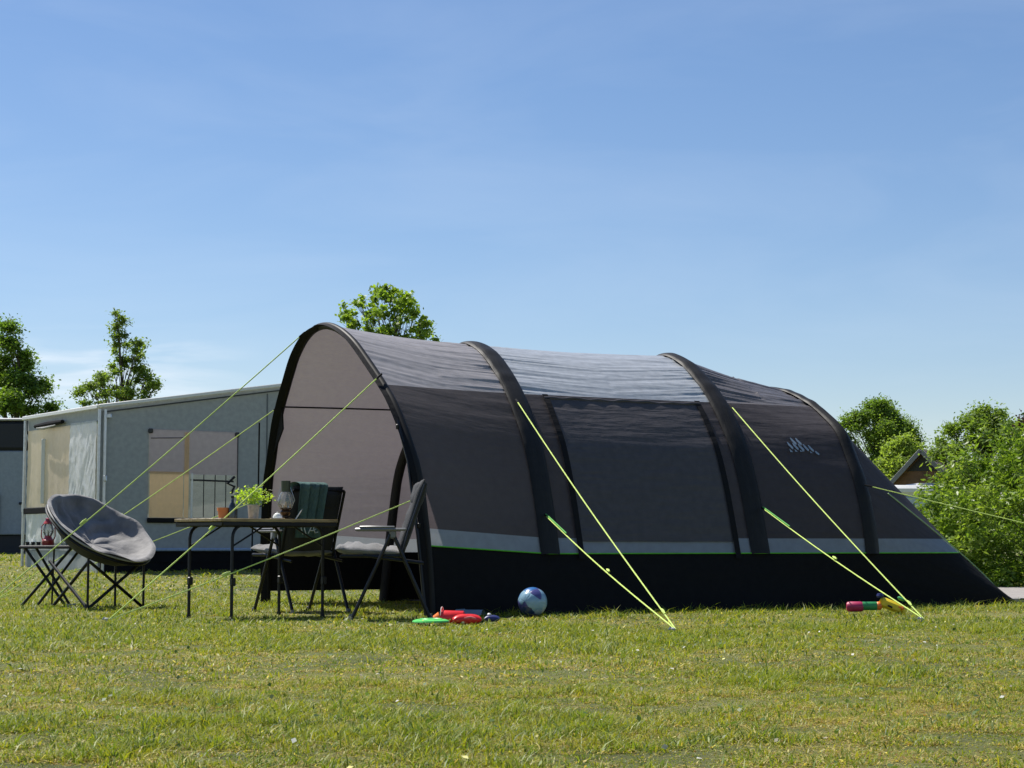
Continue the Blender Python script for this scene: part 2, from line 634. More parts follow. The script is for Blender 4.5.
def sheet(name, i, s0, s1, ua, ub, m, parent, nu, nv, wr=0, off=0.0, seed=3, both=False):
    """loft patch; ua, ub functions (section i, s, profile) -> u. wr wrinkle amplitude"""
    P = np.zeros((nu, nv, 3)); UVc = np.zeros((nu, nv, 2))
    for a, s in enumerate(np.linspace(s0, s1, nu)):
        p, ds = section(i, s)
        u0, u1 = ua(i, s, p), ub(i, s, p)
        if i == 3 and u1 < u0: u1 = u0
        uu = np.linspace(u0, u1, nv)
        t = np.interp(uu, U, p[:, 0]); h = np.interp(uu, U, p[:, 1]); d_s = np.interp(uu, U, ds)
        g = np.gradient(p, axis=0); nx = np.interp(uu, U, -g[:, 1]); nh = np.interp(uu, U, g[:, 0])
        ln_ = np.hypot(nx, nh) + 1e-9
        nx, nh = nx / ln_, nh / ln_
        arc = uu * 5.6
        sa, sb = ((S1, S2), (S2, S3), (S3, S4), (S4, S5))[i]
        da, db = (s - sa), (sb - s)
        env = math.exp(-da / .45) * (0.35 if i == 0 else 1) + math.exp(-db / .45) * (.6 if i == 3 else 1)
        env = (.09 + env) * (1 - math.exp(-min(da, db) / .05) * .6)
        if wr:
            roofness = np.clip((h - 1.3) / .5, .12, 1) if i < 3 else .4
            fan = arc * 11 + (s * 1.6) * np.sign(db - da) * .6
            w = (fbm(fan, s * .7 + 0 * fan, seed + i * 31, 2) - .5) * 2
            rg = fbm(fan * 1.7 + 7, s * .6 + 0 * fan, seed + 5 + i * 13, 2)
            w = w * .7 + (.45 - np.abs(rg - .5) * 5) * .55
            w2 = (fbm(arc * 22 + s * 2, s * 1.6 + 0 * fan, seed + 77 + i, 2) - .5) * 2
            vv = np.linspace(0, 1, nv); disp = wr * env * roofness * (w * 1.0 + w2 * .35) * np.clip(np.minimum(vv, 1 - vv) * nv / 5, 0, 1)
        else:
            disp = 0
        t = t + nx * (disp + off); h = h + nh * (disp + off)
        h = np.maximum(h, .0)
        P[a] = tw(s + d_s, t, h)
        UVc[a, :, 0] = s; UVc[a, :, 1] = arc
    return build_uv(name, P, UVc, m, parent)


def cst(x):
    return lambda i, s, p: x


def nh_(f):
    return lambda i, s, p: u_at(p, f(i, s) if callable(f) else f, True)


def fh_(f):
    return lambda i, s, p: u_at(p, f(i, s) if callable(f) else f, False)


bot = lambda i, s: band_h(i, s)[0]
top = lambda i, s: band_h(i, s)[1]
SEAM = 1.83
tent = thing('tunnel_tent', 'large charcoal inflatable tunnel tent with open porch, grey roof and black mud wall', 'tent', (TX, TY, 0))


def rel(o):
    """keep world position under the tent root"""
    o.location = (-TX, -TY, 0)
    return o


SEC = ((S1, S2), (S2, S3), (S3, S4), (S4, S5))
roofm = (ROOFGREY, SILVER, SIDEDARK, CHARCOAL)
for i, (a, b) in enumerate(SEC):
    nu = int((b - a) / .022)
    if i < 3:
        rel(sheet('roof', i, a, b, nh_(SEAM), fh_(SEAM), roofm[i], tent, nu, 240, wr=(.016, .016, .024)[i]))
        rel(sheet('side_wall', i, a, b, nh_(top), nh_(SEAM), CHARCOAL, tent, nu // 2, 60, wr=.008))
        rel(sheet('side_wall', i, a, b, fh_(SEAM), fh_(top), CHARCOAL if i > 1 else ROOFGREY, tent, nu // 2, 60, wr=.008))
    else:
        rel(sheet('rear_wall', i, a, b, nh_(top), fh_(top), CHARCOAL, tent, nu // 2, 160, wr=.012))
    rel(sheet('band', i, a, b, nh_(bot), nh_(top), BANDM, tent, nu // 2, 5))
    rel(sheet('band', i, a, b, fh_(top), fh_(bot), BANDM, tent, nu // 2, 5))
    rel(sheet('mud_wall', i, a, b, cst(0.0), nh_(bot), MUDCLOTH, tent, nu // 2, 24, wr=.02))
    rel(sheet('mud_wall', i, a, b, fh_(bot), (fh_(.12) if i == 0 else cst(1.0)), MUDCLOTH, tent, nu // 2, 24, wr=.02))
# green piping under the band, near side, running the whole length
pts = []
for i, (a, b) in enumerate(SEC):
    for s in np.linspace(a, b, 24)[:-1]:
        p, ds = section(i, s)
        if p[300, 1] < .50: break
        u = u_at(p, bot(i, s))
        pts.append(tp(s + float(np.interp(u, U, ds)), float(np.interp(u, U, p[:, 0])) - .008, float(np.interp(u, U, p[:, 1]))))
rel(MB().tube(pts, .0055, 6).build('piping', GREENP, tent))
# piping down the rear corner
u4 = u_at(fB, 1.22)
pts = []
for s in np.linspace(S4 + .35, S5 - .02, 16):
    p, ds = section(3, s)
    pts.append(tp(s, float(np.interp(u4 * 1.0, U, p[:, 0])) - .008, float(np.interp(u4, U, p[:, 1])) + .004))
rel(MB().tube(pts, .006, 6).build('piping', mat('pale_green_cord', (.35, .5, .25), .6), tent))


# air beams
def beam(p, s, r, name='air_beam', ds=None, m=SLEEVE, ctr=.035, u0=0, u1=1, n=14):
    q = inset(p, ctr)
    idx = np.linspace(int(u0 * 600), int(u1 * 600), 90).astype(int)
    pts_ = []
    for k in idx:
        d = lean(q[k, 1]) if ds else 0
        pts_.append(tp(s + d, q[k, 0], q[k, 1]))
    rr = [r * (1 + .02 * math.sin(k * 1.7)) for k in range(len(pts_))]
    return rel(MB().tube(pts_, rr, n).build(name, m, tent))


beam(pF, S1 + .02, .031, ds=True, ctr=.04)
BEAMM = fabric('beam_inner_cloth', (.045, .040, .040), (.05, .04, .04), .05, rough=.6, bump=.3, spec=.15)
beam(pA, S2, .045, ctr=.088, m=BEAMM)
beam(pA, S3, .045, ctr=.088, m=BEAMM)
beam(pB, S4, .045, ctr=.088, m=BEAMM)
# wide cloth sleeve sewn over each beam on the outside
for Sc, iL, wd in ((S2, 0, .095), (S3, 1, .095), (S4, 2, .075)):
    ss = np.concatenate([np.linspace(Sc - wd, Sc - .004, 7), np.linspace(Sc + .004, Sc + wd, 7)])
    P = np.zeros((14, 150, 3)); UVc = np.zeros((14, 150, 2))
    for a, s in enumerate(ss):
        p, ds = section(iL if s < Sc else iL + 1, s)
        uu = np.linspace(u_at(p, .47), .62, 150)
        t = np.interp(uu, U, p[:, 0]); h = np.interp(uu, U, p[:, 1])
        g = np.gradient(p, axis=0); nx = np.interp(uu, U, -g[:, 1]); nh = np.interp(uu, U, g[:, 0])
        l_ = np.hypot(nx, nh) + 1e-9
        k = 1 - ((s - Sc) / wd) ** 2
        o_ = .010 + .026 * max(0, k) ** .6 + .004 * (vnoise(uu * 60 + 3, np.full(150, (s - Sc) * 6 + 5), 3) - .5) * 2 * (abs(s - Sc) < wd * .95)
        P[a] = tw(s, t + nx / l_ * o_, np.maximum(h + nh / l_ * o_, 0)); UVc[a, :, 0] = s; UVc[a, :, 1] = uu * 5.6
    rel(build_uv('beam_sleeve', P, UVc, SLEEVE, tent))
# dark hem of the porch canopy, a flat fabric edge with thickness in front of the first beam
q = inset(pF, .02); q2 = inset(pF, .075)
P = np.zeros((120, 3, 3)); UVc = np.zeros((120, 3, 2))
for a, k in enumerate(np.linspace(u_at(pF, .02) * 600, 600, 120).astype(int)):
    wdt = 1.0 if k > 300 else .08 + .5 * max(0, (k - 240) / 60)
    for b_, (kk, so) in enumerate(((0, .0), (.5, -.05), (1, .0))):
        t_ = q[k, 0] * (1 - kk * wdt) + q2[k, 0] * kk * wdt
        h_ = q[k, 1] * (1 - kk * wdt) + q2[k, 1] * kk * wdt
        P[a, b_] = tw(S1 + lean(h_) + so, t_, h_)
        UVc[a, b_] = (kk, a * .05)
rel(build_uv('canopy_hem', P, UVc, BLACKCLOTH, tent))
# reinforced gussets at the shoulders of the porch
for side in (0, 1):
    mb = MB()
    hh = 1.62
    u = u_at(fF, hh, side == 0)
    c0 = np.interp(u, U, fF[:, 0])
    sg = 1 if side == 0 else -1
    a = tp(lean(1.75) + .01, c0 + sg * .22, 1.80); b = tp(lean(1.4) + .01, c0 - sg * .10, 1.38)
    c = tp(lean(1.6) + .01, c0 + sg * .20, 1.60)
    nn = Vector((ST * 0 - CT, -ST, 0)) * .012
    mb.add([a, b, c, a + nn, b + nn, c + nn], [(0, 1, 2), (3, 5, 4), (0, 3, 4, 1), (1, 4, 5, 2), (2, 5, 3, 0)])
    if side == 1:
        rel(mb.build('gusset', BLACKCLOTH, tent, smooth=False)); mb.v
# inner seam tape on far side, seen through the open porch
pts = []
for s in np.linspace(S1 + .03, S3 - .1, 30):
    i = 0 if s < S2 else 1
    p, ds = section(i, s)
    u = u_at(p, SEAM - .03, False)
    pts.append(tp(s + float(np.interp(u, U, ds)), float(np.interp(u, U, p[:, 0])) - .014, float(np.interp(u, U, p[:, 1]))))
rel(MB().tube(pts, .008, 6).build('seam_tape', BLACKCLOTH, tent))
# groundsheet
mb = MB()
mb.add([tp(S2 + .02, .22, .03), tp(S4 - .05, .2, .03), tp(S4 - .05, 3.28, .03), tp(S2 + .02, 3.28, .03)], [(0, 1, 2, 3)])
rel(mb.build('groundsheet', mat('groundsheet_pvc', (.03, .03, .035), .5), tent))
# inner bedroom curtain across the tent, behind the living space
P = np.zeros((2, 80, 3)); UVc = np.zeros((2, 80, 2))
for a, dsx in enumerate((0, .02)):
    pass
pr, _ = section(1, S3 - .02)
pr = inset(pr, .05)
nn_ = 60
P = np.zeros((nn_, 20, 3)); UVc = np.zeros((nn_, 20, 2))
for a, u in enumerate(np.linspace(0.01, .5, nn_)):
    t0 = np.interp(u, U, pr[:, 0]); h0 = np.interp(u, U, pr[:, 1]); t1 = np.interp(1 - u, U, pr[:, 0])
    for b_, k in enumerate(np.linspace(0, 1, 20)):
        tt = t0 * (1 - k) + t1 * k
        P[a, b_] = tw(S3 - .12 + .02 * math.sin(tt * 9), tt, max(h0, .04)); UVc[a, b_] = (tt, h0)
rel(build_uv('bedroom_wall', P, UVc, CHARCOAL, tent))

# window blind on the middle section with a rolled top and straps
bl0, bl1 = S2 + .29, S3 - .24
rel(sheet('window_blind', 1, bl0, bl1, nh_(lambda i, s: .575), nh_(lambda i, s: SEAM - .03), BLINDM, tent, 90, 60, wr=.012, off=.012, seed=41))
for sx, wd in ((bl0 - .0, .055), (bl1, .055)):
    rel(sheet('blind_strap', 1, sx - wd / 2, sx + wd / 2, nh_(lambda i, s: .43), nh_(lambda i, s: SEAM - .01), BLACKCLOTH, tent, 5, 60, off=.022))
pts = []; rr = []
for k_, s in enumerate(np.linspace(bl0 - .02, bl1 + .02, 46)):
    p, ds = section(1, s)
    u = u_at(p, SEAM - .03)
    pts.append(tp(s, float(np.interp(u, U, p[:, 0])) - .014, float(np.interp(u, U, p[:, 1])) + .005 * math.sin(k_ * .9) - .004 * math.cos(k_ * .37)))
    rr.append(.012 + .006 * float(vnoise(k_ * .7, 0, 5)))
rel(MB().tube(pts, rr, 8).build('rolled_edge', BLINDM, tent))
# strap down the porch side, near side of pole
# mountain-like mark of small slanted wedges printed on the third panel
mb = MB()


def mark(px, py):
    s = 3.925 + (px - 798) * .0100
    h = 1.425 - (py - 445) * .0090
    i = 2
    p, ds = section(i, s)
    u = u_at(p, h)
    return tp(s, float(np.interp(u, U, p[:, 0])) - .022, h + .004)


def z7(x, y):
    return (770 + x / 17.07, 420 + y / 17.07)


big = [(0, 0), (16, 0), (78, 92), (66, 128), (44, 112), (6, 52)]
for (x, y, k) in [(330, 272, 1), (418, 276, 1), (248, 350, 1), (335, 362, 1.0), (424, 374, 1.05), (508, 380, 1.0), (592, 396, .95)]:
    mb.add([mark(*z7(x + a * k, y + b * k)) for a, b in big], [tuple(range(6))])
for (x, y, w_, h_) in [(250, 462, 44, 62), (336, 470, 44, 46), (424, 478, 40, 38), (462, 480, 30, 30), (592, 500, 40, 36)]:
    mb.add([mark(*z7(x, y)), mark(*z7(x + w_, y + h_)), mark(*z7(x + w_ * .3, y + h_)), mark(*z7(x, y + h_))], [(0, 1, 2, 3)])
mb.add([mark(*z7(680, 500)), mark(*z7(700, 500)), mark(*z7(742, 545)), mark(*z7(728, 572)), mark(*z7(690, 545))], [(0, 1, 2, 3, 4)])
rel(mb.build('logo_print', mat('pale_print', (.30, .36, .42), .5), tent, smooth=False))

# porch legs: slim steel pole strapped along the near front beam, with clips
mb = MB()
mb.tube([tp(lean(1.5) - .03, .33, 1.52), tp(lean(1.2) - .04, .18, 1.2), tp(-.09, .06, .62), tp(-.05, -.0, .02)], .013, 8)
rel(mb.build('porch_pole', CHARFRAME, tent))
for (t_, h_) in ((.30, 1.47), (.05, .70)):
    mb = MB(); mb.box(tp(lean(h_) - .05, t_, h_), (.02, .02, .04), bevel=.005)
    rel(mb.build('pole_clip', CHARFRAME, tent))
mb = MB()
mb.tube([tp(lean(1.7) - .06, 3.30, 1.68), tp(-.12, 3.52, 1.1), tp(-.15, 3.58, .9)], .008, 6)
mb.tube([tp(-.15, 3.58, .9), tp(-.06, 3.50, .92)], .006, 6)
mb.tube([tp(-.15, 3.58, .9), tp(-.14, 3.62, .3)], .008, 6)
rel(mb.build('hanging_strap', BLACKCLOTH, tent))


# ------------------------------------------------------------------ guy ropes
def attach(p, s, h, near=True, ds=False):
    u = u_at(p, h, near)
    t = float(np.interp(u, U, p[:, 0]))
    return tp(s + (float(lean(h)) if ds else 0), t - (.03 if near else .02), h)


def gp(px, py):
    """ground point from photo pixel (flat ground)"""
    a = wp(px, py, 1.0)
    v = wp(px, py, (CAM_H - .035) / (CAM_H - a.z)); v.z = 0.03
    return v


peg_near = gp(109, 619)
peg_far = Vector((-4.86, 17.0, .02))
peg2 = gp(676, 629)
peg3 = gp(924, 618.5)
peg4 = Vector((6.6, 16.3, .02))
G = 'lime guy ropes of the tunnel tent'


def rope(label, a, b, tens=.35, strap=False):
    r = thing('guy_rope', label, 'guy rope', tuple(b), 0, G)
    d = a - b
    n = 14
    pts_ = [Vector((0, 0, 0)) + d * k / n + Vector((0, 0, -.02 * d.length / 3 * math.sin(PI * k / n))) for k in range(n + 1)]
    MB().tube(pts_, .0050, 6).build('cord', LIME, r)
    c = d * tens
    MB().tube([c - d.normalized() * .035, c, c + d.normalized() * .035], [.006, .011, .006], 6).build('slider', LIME, r)
    if strap:
        MB().tube([d * .80 + Vector((.0, 0, .003)), d * 1.0 + Vector((0.004, 0, .010))], .006, 6).build('web_loop', LIMEDK, r)
    MB().tube([d * (1 - .05 / d.length), d * (1 + .02 / d.length)], .009, 6).build('attachment_tab', BLACKCLOTH, r)
    return r


rope('lime guy rope from near shoulder of the porch arch down to the front peg', attach(pF, 0, 1.90, True, True), peg_near)
rope('low lime guy rope from halfway down the near porch pole to the front peg', attach(pF, 0, .93, True, True), peg_near)
rope('topmost lime guy rope from the porch peak, crossing in front of the moon chair', tp(float(lean(2.38)) + .0, 2.12, 2.385), Vector((-4.12, 14.1, .03)), .3)
rope('lime guy rope from far porch shoulder, passing behind the moon chair', attach(pF, 0, 1.80, False, True), peg_far + Vector((.03, .03, 0)), .45)
rope('low far lime guy rope passing behind the orange clay pot', attach(pF, 0, 1.0, False, True), peg_far + Vector((.0, -.04, 0)), .2)
rope('steep lime guy rope high on the air beam left of the blind', attach(pA, S2 - .05, 1.76), peg2, .06)
rope('lower lime guy rope with green web loop crossing the blind near the blue ball', attach(pA, S2 - .03, .79), peg2, .45, True)
rope('steep lime guy rope from the third air beam, beside the white mountain mark', attach(pA, S3 + .06, 1.80), peg3, .06)
rope('lower lime guy rope with green web loop ending beside the toy water gun', attach(pA, S3 + .06, .87), peg3, .5, True)
rope('lime guy rope from the rear beam stretching right in front of the big bush', attach(pB, S4, 1.08) , Vector((7.4, 14.6, .02)), .28)
rope('short lime guy rope pegging the pointed rear corner of the tent', tp(S5 - .02, .14, .05), tp(S5 + .9, -.1, .02), .5)
for lab, p in (('steel tent peg at the front where two porch ropes meet', peg_near),
               ('steel tent peg in the lawn below the big blind', peg2),
               ('steel tent peg beside the toy water gun', peg3)):
    t = thing('tent_peg', lab, 'tent peg', (p.x, p.y, 0), 0, 'steel tent pegs')
    MB().tube([(.01, 0, -.08), (-.02, 0, .03), (-.035, 0, .045), (-.045, 0, .03)], .006, 6).build('hook', STEEL, t)
    MB().lathe([(.012, 0), (.016, .004), (.016, .012), (.006, .016)], (-.02, 0, .028), 10).build('head', mat('peg_cap', (.5, .5, .48), .4), t)


# ------------------------------------------------------------------ ground
gx = np.concatenate([np.linspace(-400, -30, 12)[:-1], np.linspace(-30, 30, 81), np.linspace(30, 400, 12)[1:]])
gy = np.concatenate([np.linspace(-60, 0, 8)[:-1], np.linspace(0, 60, 101), np.linspace(60, 900, 16)[1:]])
X, Y = np.meshgrid(gx, gy, indexing='ij')
P = np.stack([X, Y, ground_z(X, Y)], -1)
m, t, p = new_mat('lawn_soil')
no = t.nodes.new; ln = t.links.new
g = no('ShaderNodeNewGeometry')
n1 = no('ShaderNodeTexNoise'); n1.inputs['Scale'].default_value = .9; n1.inputs['Detail'].default_value = 6
n2 = no('ShaderNodeTexNoise'); n2.inputs['Scale'].default_value = 150; n2.inputs['Detail'].default_value = 8
n2.inputs['Roughness'].default_value = .75
ln(g.outputs['Position'], n1.inputs[0]); ln(g.outputs['Position'], n2.inputs[0])
cr = no('ShaderNodeValToRGB')
e = cr.color_ramp.elements
e[0].position = .36; e[0].color = (.035, .05, .012, 1)
e[1].position = .62; e[1].color = (.34, .30, .10, 1)
k = e.new(.5); k.color = (.17, .19, .035, 1)
ad = no('ShaderNodeMath'); ad.operation = 'MULTIPLY_ADD'; ad.inputs[1].default_value = .45
ln(n1.outputs[0], ad.inputs[0])
md = no('ShaderNodeMath'); md.operation = 'MULTIPLY'; md.inputs[1].default_value = .55
ln(n2.outputs[0], md.inputs[0]); ln(md.outputs[0], ad.inputs[2])
ln(ad.outputs[0], cr.inputs[0]); ln(cr.outputs[0], p.inputs['Base Color'])
p.inputs['Roughness'].default_value = .9
b = no('ShaderNodeBump'); b.inputs['Strength'].default_value = .9; b.inputs['Distance'].default_value = .03
ln(n2.outputs[0], b.inputs['Height']); ln(b.outputs[0], p.inputs['Normal'])
tag(MB().grid(P, flip=True).build('ground', m), kind='structure')

# paved path on the right, behind the tent
pv, t, p = new_mat('path_paving')
no = t.nodes.new; ln = t.links.new
g = no('ShaderNodeNewGeometry')
br = no('ShaderNodeTexBrick'); br.inputs['Scale'].default_value = 3.2
br.inputs['Color1'].default_value = (.33, .30, .27, 1); br.inputs['Color2'].default_value = (.27, .245, .22, 1)
br.inputs['Mortar'].default_value = (.15, .14, .12, 1); br.inputs['Mortar Size'].default_value = .012
ln(g.outputs['Position'], br.inputs[0])
n2 = no('ShaderNodeTexNoise'); n2.inputs['Scale'].default_value = 8; n2.inputs['Detail'].default_value = 8
ln(g.outputs['Position'], n2.inputs[0])
mxr = no('ShaderNodeMixRGB'); mxr.blend_type = 'MULTIPLY'; mxr.inputs[0].default_value = .5
ln(br.outputs[0], mxr.inputs[1]); ln(n2.outputs[0], mxr.inputs[2])
mm_ = no('ShaderNodeMixRGB'); mm_.blend_type = 'ADD'; mm_.inputs[0].default_value = .25
ln(mxr.outputs[0], mm_.inputs[1]); mm_.inputs[2].default_value = (.3, .28, .27, 1)
ln(mm_.outputs[0], p.inputs['Base Color']); p.inputs['Roughness'].default_value = .85
PX0, PX1, PY0, PY1 = 3.6, 30.0, 17.7, 23.4
xs = np.linspace(PX0, PX1, 30); ys = np.linspace(PY0, PY1, 12)
X, Y = np.meshgrid(xs, ys, indexing='ij')
tag(MB().grid(np.stack([X, Y, ground_z(X, Y) + .015], -1), flip=True).build('path', pv), kind='structure')
mb = MB()
for k in range(26):
    mb.box((PX0 + .5 + k * 1.0, PY0 - .05, .015), (.985, .1, .06), bevel=.01)
tag(mb.build('path_kerb', mat('kerb_concrete', (.30, .29, .27), .85, bump=.4)), kind='structure')


# ------------------------------------------------------------------ grass
def grass_patch(n, y0, y1, spread, wmul, hmul=1.0):
    # area sampled as a wedge, generous margins for side views
    y = np.sqrt(RNG.uniform(y0 * y0, y1 * y1, n))
    x = RNG.uniform(-1, 1, n) * (.33 * y + spread)
    pn = fbm(x * .9 + 40, y * .9, 5, 4)
    pn2 = fbm(x * 4 + 10, y * 4, 9, 3)
    pn3 = fbm(x * 11, y * 11, 19, 2)
    dense = .62 + .38 * pn2
    keep = RNG.uniform(0, 1, n) < dense
    s_ = (x - TX) * CT + (y - TY) * ST; t_ = -(x - TX) * ST + (y - TY) * CT
    keep &= ~((s_ > S2) & (s_ < 5.6) & (t_ > .3) & (t_ < 3.3))
    keep &= ~((x > PX0 - .05) & (y > PY0 - .1) & (y < PY1 + .05))
    x, y, pn, pn2, pn3, s_, t_ = [a[keep] for a in (x, y, pn, pn2, pn3, s_, t_)]
    n = len(x)
    near_t = np.exp(-np.clip(np.abs(t_ + .02), 0, 9) / .10) * (s_ > -.1) * (s_ < 6.2)
    worn = np.clip((pn * .65 + pn2 * .35 - .42) * 5.0 - np.clip((7.5 - y) / 4.5, 0, 1) * .85 + np.clip((y - 8.5) / 4, 0, 1) * .45, 0, 1)     # 0 worn .. 1 lush
    h = (RNG.gamma(5, .0042, n)) * (.35 + 2.0 * np.clip(pn2 - .38, 0, 1) + .35 * worn + .5 * (pn3 > .64)) * hmul * (1 + .9 * near_t)
    h = np.clip(h, .008, .09)
    z = ground_z(x, y)
    ang = RNG.uniform(0, 2 * PI, n) 
    leanv = np.abs(RNG.normal(0, .9, n)) + .35
    dry = RNG.uniform(0, 1, n) < (.16 + .50 * (1 - worn) + .22 * (pn3 < .40)) * (1 - .6 * near_t)
    leanv = np.where(dry, leanv * 1.9 + .5, leanv)
    h = np.where(dry, h * .55, h)
    L_ = h * (1 + .35 * leanv)
    dx, dy = np.cos(ang), np.sin(ang)
    w = RNG.uniform(.0011, .0026, n) * wmul * np.where(RNG.uniform(0, 1, n) < .06, 1.9, 1)
    wa = ang + PI / 2 + RNG.normal(0, .5, n)
    wx, wy = np.cos(wa) * w, np.sin(wa) * w
    b0 = np.stack([x, y, z - .003], 1)
    off1 = np.stack([dx * L_ * leanv * .28, dy * L_ * leanv * .28, h * .6], 1)
    tip = np.stack([dx * L_ * leanv * .8, dy * L_ * leanv * .8, h * np.where(dry, .7, 1.0)], 1)
    wv = np.stack([wx, wy, np.zeros(n)], 1)
    V = np.stack([b0 - wv, b0 + wv, b0 + off1 + wv * .85, b0 + off1 - wv * .85, b0 + tip], 1).reshape(-1, 3)
    base = np.arange(n)[:, None] * 5
    Fq = base + np.array([[0, 1, 2, 3]]); Ft = base + np.array([[3, 2, 4]])
    green = pick(n, [(.19, .24, .030), (.14, .20, .026), (.24, .27, .04), (.11, .17, .035), (.27, .27, .05)], jitter=.22)
    blue = RNG.uniform(0, 1, n) < .18 * (fbm(x * 2.3 + 70, y * 2.3, 31, 2) > .52)
    green[blue] = pick(int(blue.sum()), [(.09, .14, .06)], jitter=.2)
    straw = pick(n, [(.36, .29, .13), (.46, .38, .20), (.27, .20, .08), (.24, .13, .05), (.58, .52, .36)], jitter=.2, w=[.32, .28, .14, .08, .18])
    yel = np.clip((.55 - pn3) * 1.2, 0, .5)[:, None]
    green = green * (1 - yel) + np.array([.30, .27, .07]) * yel
    c = np.where(dry[:, None], straw, green) * np.array([1.14, 1.15, .64])
    return V, Fq, Ft, np.repeat(c, 5, axis=0)


parts = [grass_patch(720000, 3.1, 7.5, 1.3, .95, .78),
         grass_patch(430000, 7.5, 12.5, 1.6, 1.4, .85),
         grass_patch(250000, 12.5, 19.5, 2.4, 1.9, .9),
         grass_patch(150000, 19.5, 34, 4.5, 4.2, 1.0)]
Vs, Qs, Ts, Cs = [], [], [], []
o_ = 0
for V, Fq, Ft, C in parts:
    Vs.append(V); Qs.append(Fq + o_); Ts.append(Ft + o_); Cs.append(C); o_ += len(V)
GRASSM = leaf_mat('grass_blade', .5, .42, (1.35, 1.3, .6))
tag(mass('grass', np.concatenate(Vs), np.concatenate(Qs), np.concatenate(Cs), GRASSM, tri=np.concatenate(Ts)), kind='stuff')
# clover leaves, fallen petals and daisies lying in the lawn
n = 2600
y = np.sqrt(RNG.uniform(3.3 ** 2, 13 ** 2, n)); x = RNG.uniform(-1, 1, n) * (.33 * y + .8)
cl = fbm(x * 1.4 + 3, y * 1.4, 88, 2) > .47
x, y = x[cl], y[cl]; n = len(x)
V, Fq, C = leaves(np.stack([x, y, RNG.uniform(.012, .04, n)], 1), .017, pick(n, [(.10, .17, .05), (.13, .2, .06), (.07, .12, .03)]), aspect=.9, up=2.5)
tag(mass('clover_leaves', V, Fq, C, GRASSM), kind='stuff')
n = 420
y = np.sqrt(RNG.uniform(3.4 ** 2, 13 ** 2, n)); x = RNG.uniform(-1, 1, n) * (.33 * y + .8)
V, Fq, C = leaves(np.stack([x, y, RNG.uniform(.02, .045, n)], 1), .016, pick(n, [(.75, .75, .72), (.6, .58, .5), (.55, .5, .38)]), aspect=.8, up=2)
tag(mass('fallen_petals', V, Fq, C, GRASSM), kind='stuff')


GLASS, t, p = new_mat('clear_glass')
no = t.nodes.new
trn = no('ShaderNodeBsdfTransparent'); trn.inputs[0].default_value = (.88, .9, .89, 1)
gl = no('ShaderNodeBsdfGlossy'); gl.inputs['Roughness'].default_value = .05
fr = no('ShaderNodeFresnel'); fr.inputs[0].default_value = 1.6
ms = no('ShaderNodeMixShader'); t.links.new(fr.outputs[0], ms.inputs[0])
t.links.new(trn.outputs[0], ms.inputs[1]); t.links.new(gl.outputs[0], ms.inputs[2])
dfz = no('ShaderNodeBsdfDiffuse'); dfz.inputs[0].default_value = (.8, .82, .82, 1)
ms2 = no('ShaderNodeMixShader'); ms2.inputs[0].default_value = .16
t.links.new(ms.outputs[0], ms2.inputs[1]); t.links.new(dfz.outputs[0], ms2.inputs[2])
t.links.new(ms2.outputs[0], t.nodes['Material Output'].inputs[0])

# ------------------------------------------------------------------ caravan awning
AX, AY = -5.66, 25.0
dR = Vector((math.cos(R(35)), math.sin(R(35)), 0)); dF = Vector((-dR.y, dR.x, 0))
GZ = .16
awn = thing('caravan_awning', 'grey caravan awning with white roof edge, tan curtained windows and black skirt', 'awning', (AX, AY, .04))
AWN = fabric('awning_cloth', (.32, .345, .35), (.2, .2, .2), .08, rough=.5, bump=.04, uvscale=(.8, 1.5))
AWNL = fabric('awning_front_cloth', (.74, .76, .76), (.85, .87, .88), .45, rough=.35, bump=.5, uvscale=(7, 3))


def aw(a, b, z, n=0.0):
    """a metres along the right wall, b metres along the front wall"""
    return dR * a + dF * b + Vector((0, 0, z))


def wall_patch(name, a0, a1, z0f, z1f, m, right=True, off=0.0, nu=20, nv=20, wob=0, seed=0, parent=None, vert=True):
    P = np.zeros((nu, nv, 3)); UVc = np.zeros((nu, nv, 2))
    nu_ = nu
    nrm = -dF if right else -dR
    for i, a in enumerate(np.linspace(a0, a1, nu)):
        z0 = z0f(a) if callable(z0f) else z0f; z1 = z1f(a) if callable(z1f) else z1f
        for j, z in enumerate(np.linspace(z0, z1, nv)):
            q = aw(a, 0, z) if right else aw(0, a, z)
            w = wob * ((float(vnoise(a * (9 if vert else 3), z * (1.2 if vert else 4), seed)) - .5) * 1.4 + (.5 - abs(float(vnoise(a * 13 + z * 6, z * 5 - a * 4, seed + 3)) - .5) * 4) * .5)
            P[i, j] = q + nrm * (off + w); UVc[i, j] = (a, z)
    o = build_uv(name, P, UVc, m, parent or awn)
    return o


RL, FL = 3.25, 2.82
rz_top = lambda a: 2.41 + .157 * a
WA0, WA1, WZ0, WZ1 = .62, 1.86, .92, 2.0   # overwritten below from the window's outline
wall_patch('skirt', .0, RL, lambda a: .02 + .25, .425, MUDCLOTH, off=-.01, nu=60, nv=4, wob=.02)
wall_patch('skirt', .0, RL, lambda a: .10, .30, MUDCLOTH, off=-.02, nu=60, nv=4, wob=.02)
wall_patch('skirt', .0, FL, lambda a: .12, .425, AWN, right=False, off=-.012, nu=40, nv=4, wob=.02)
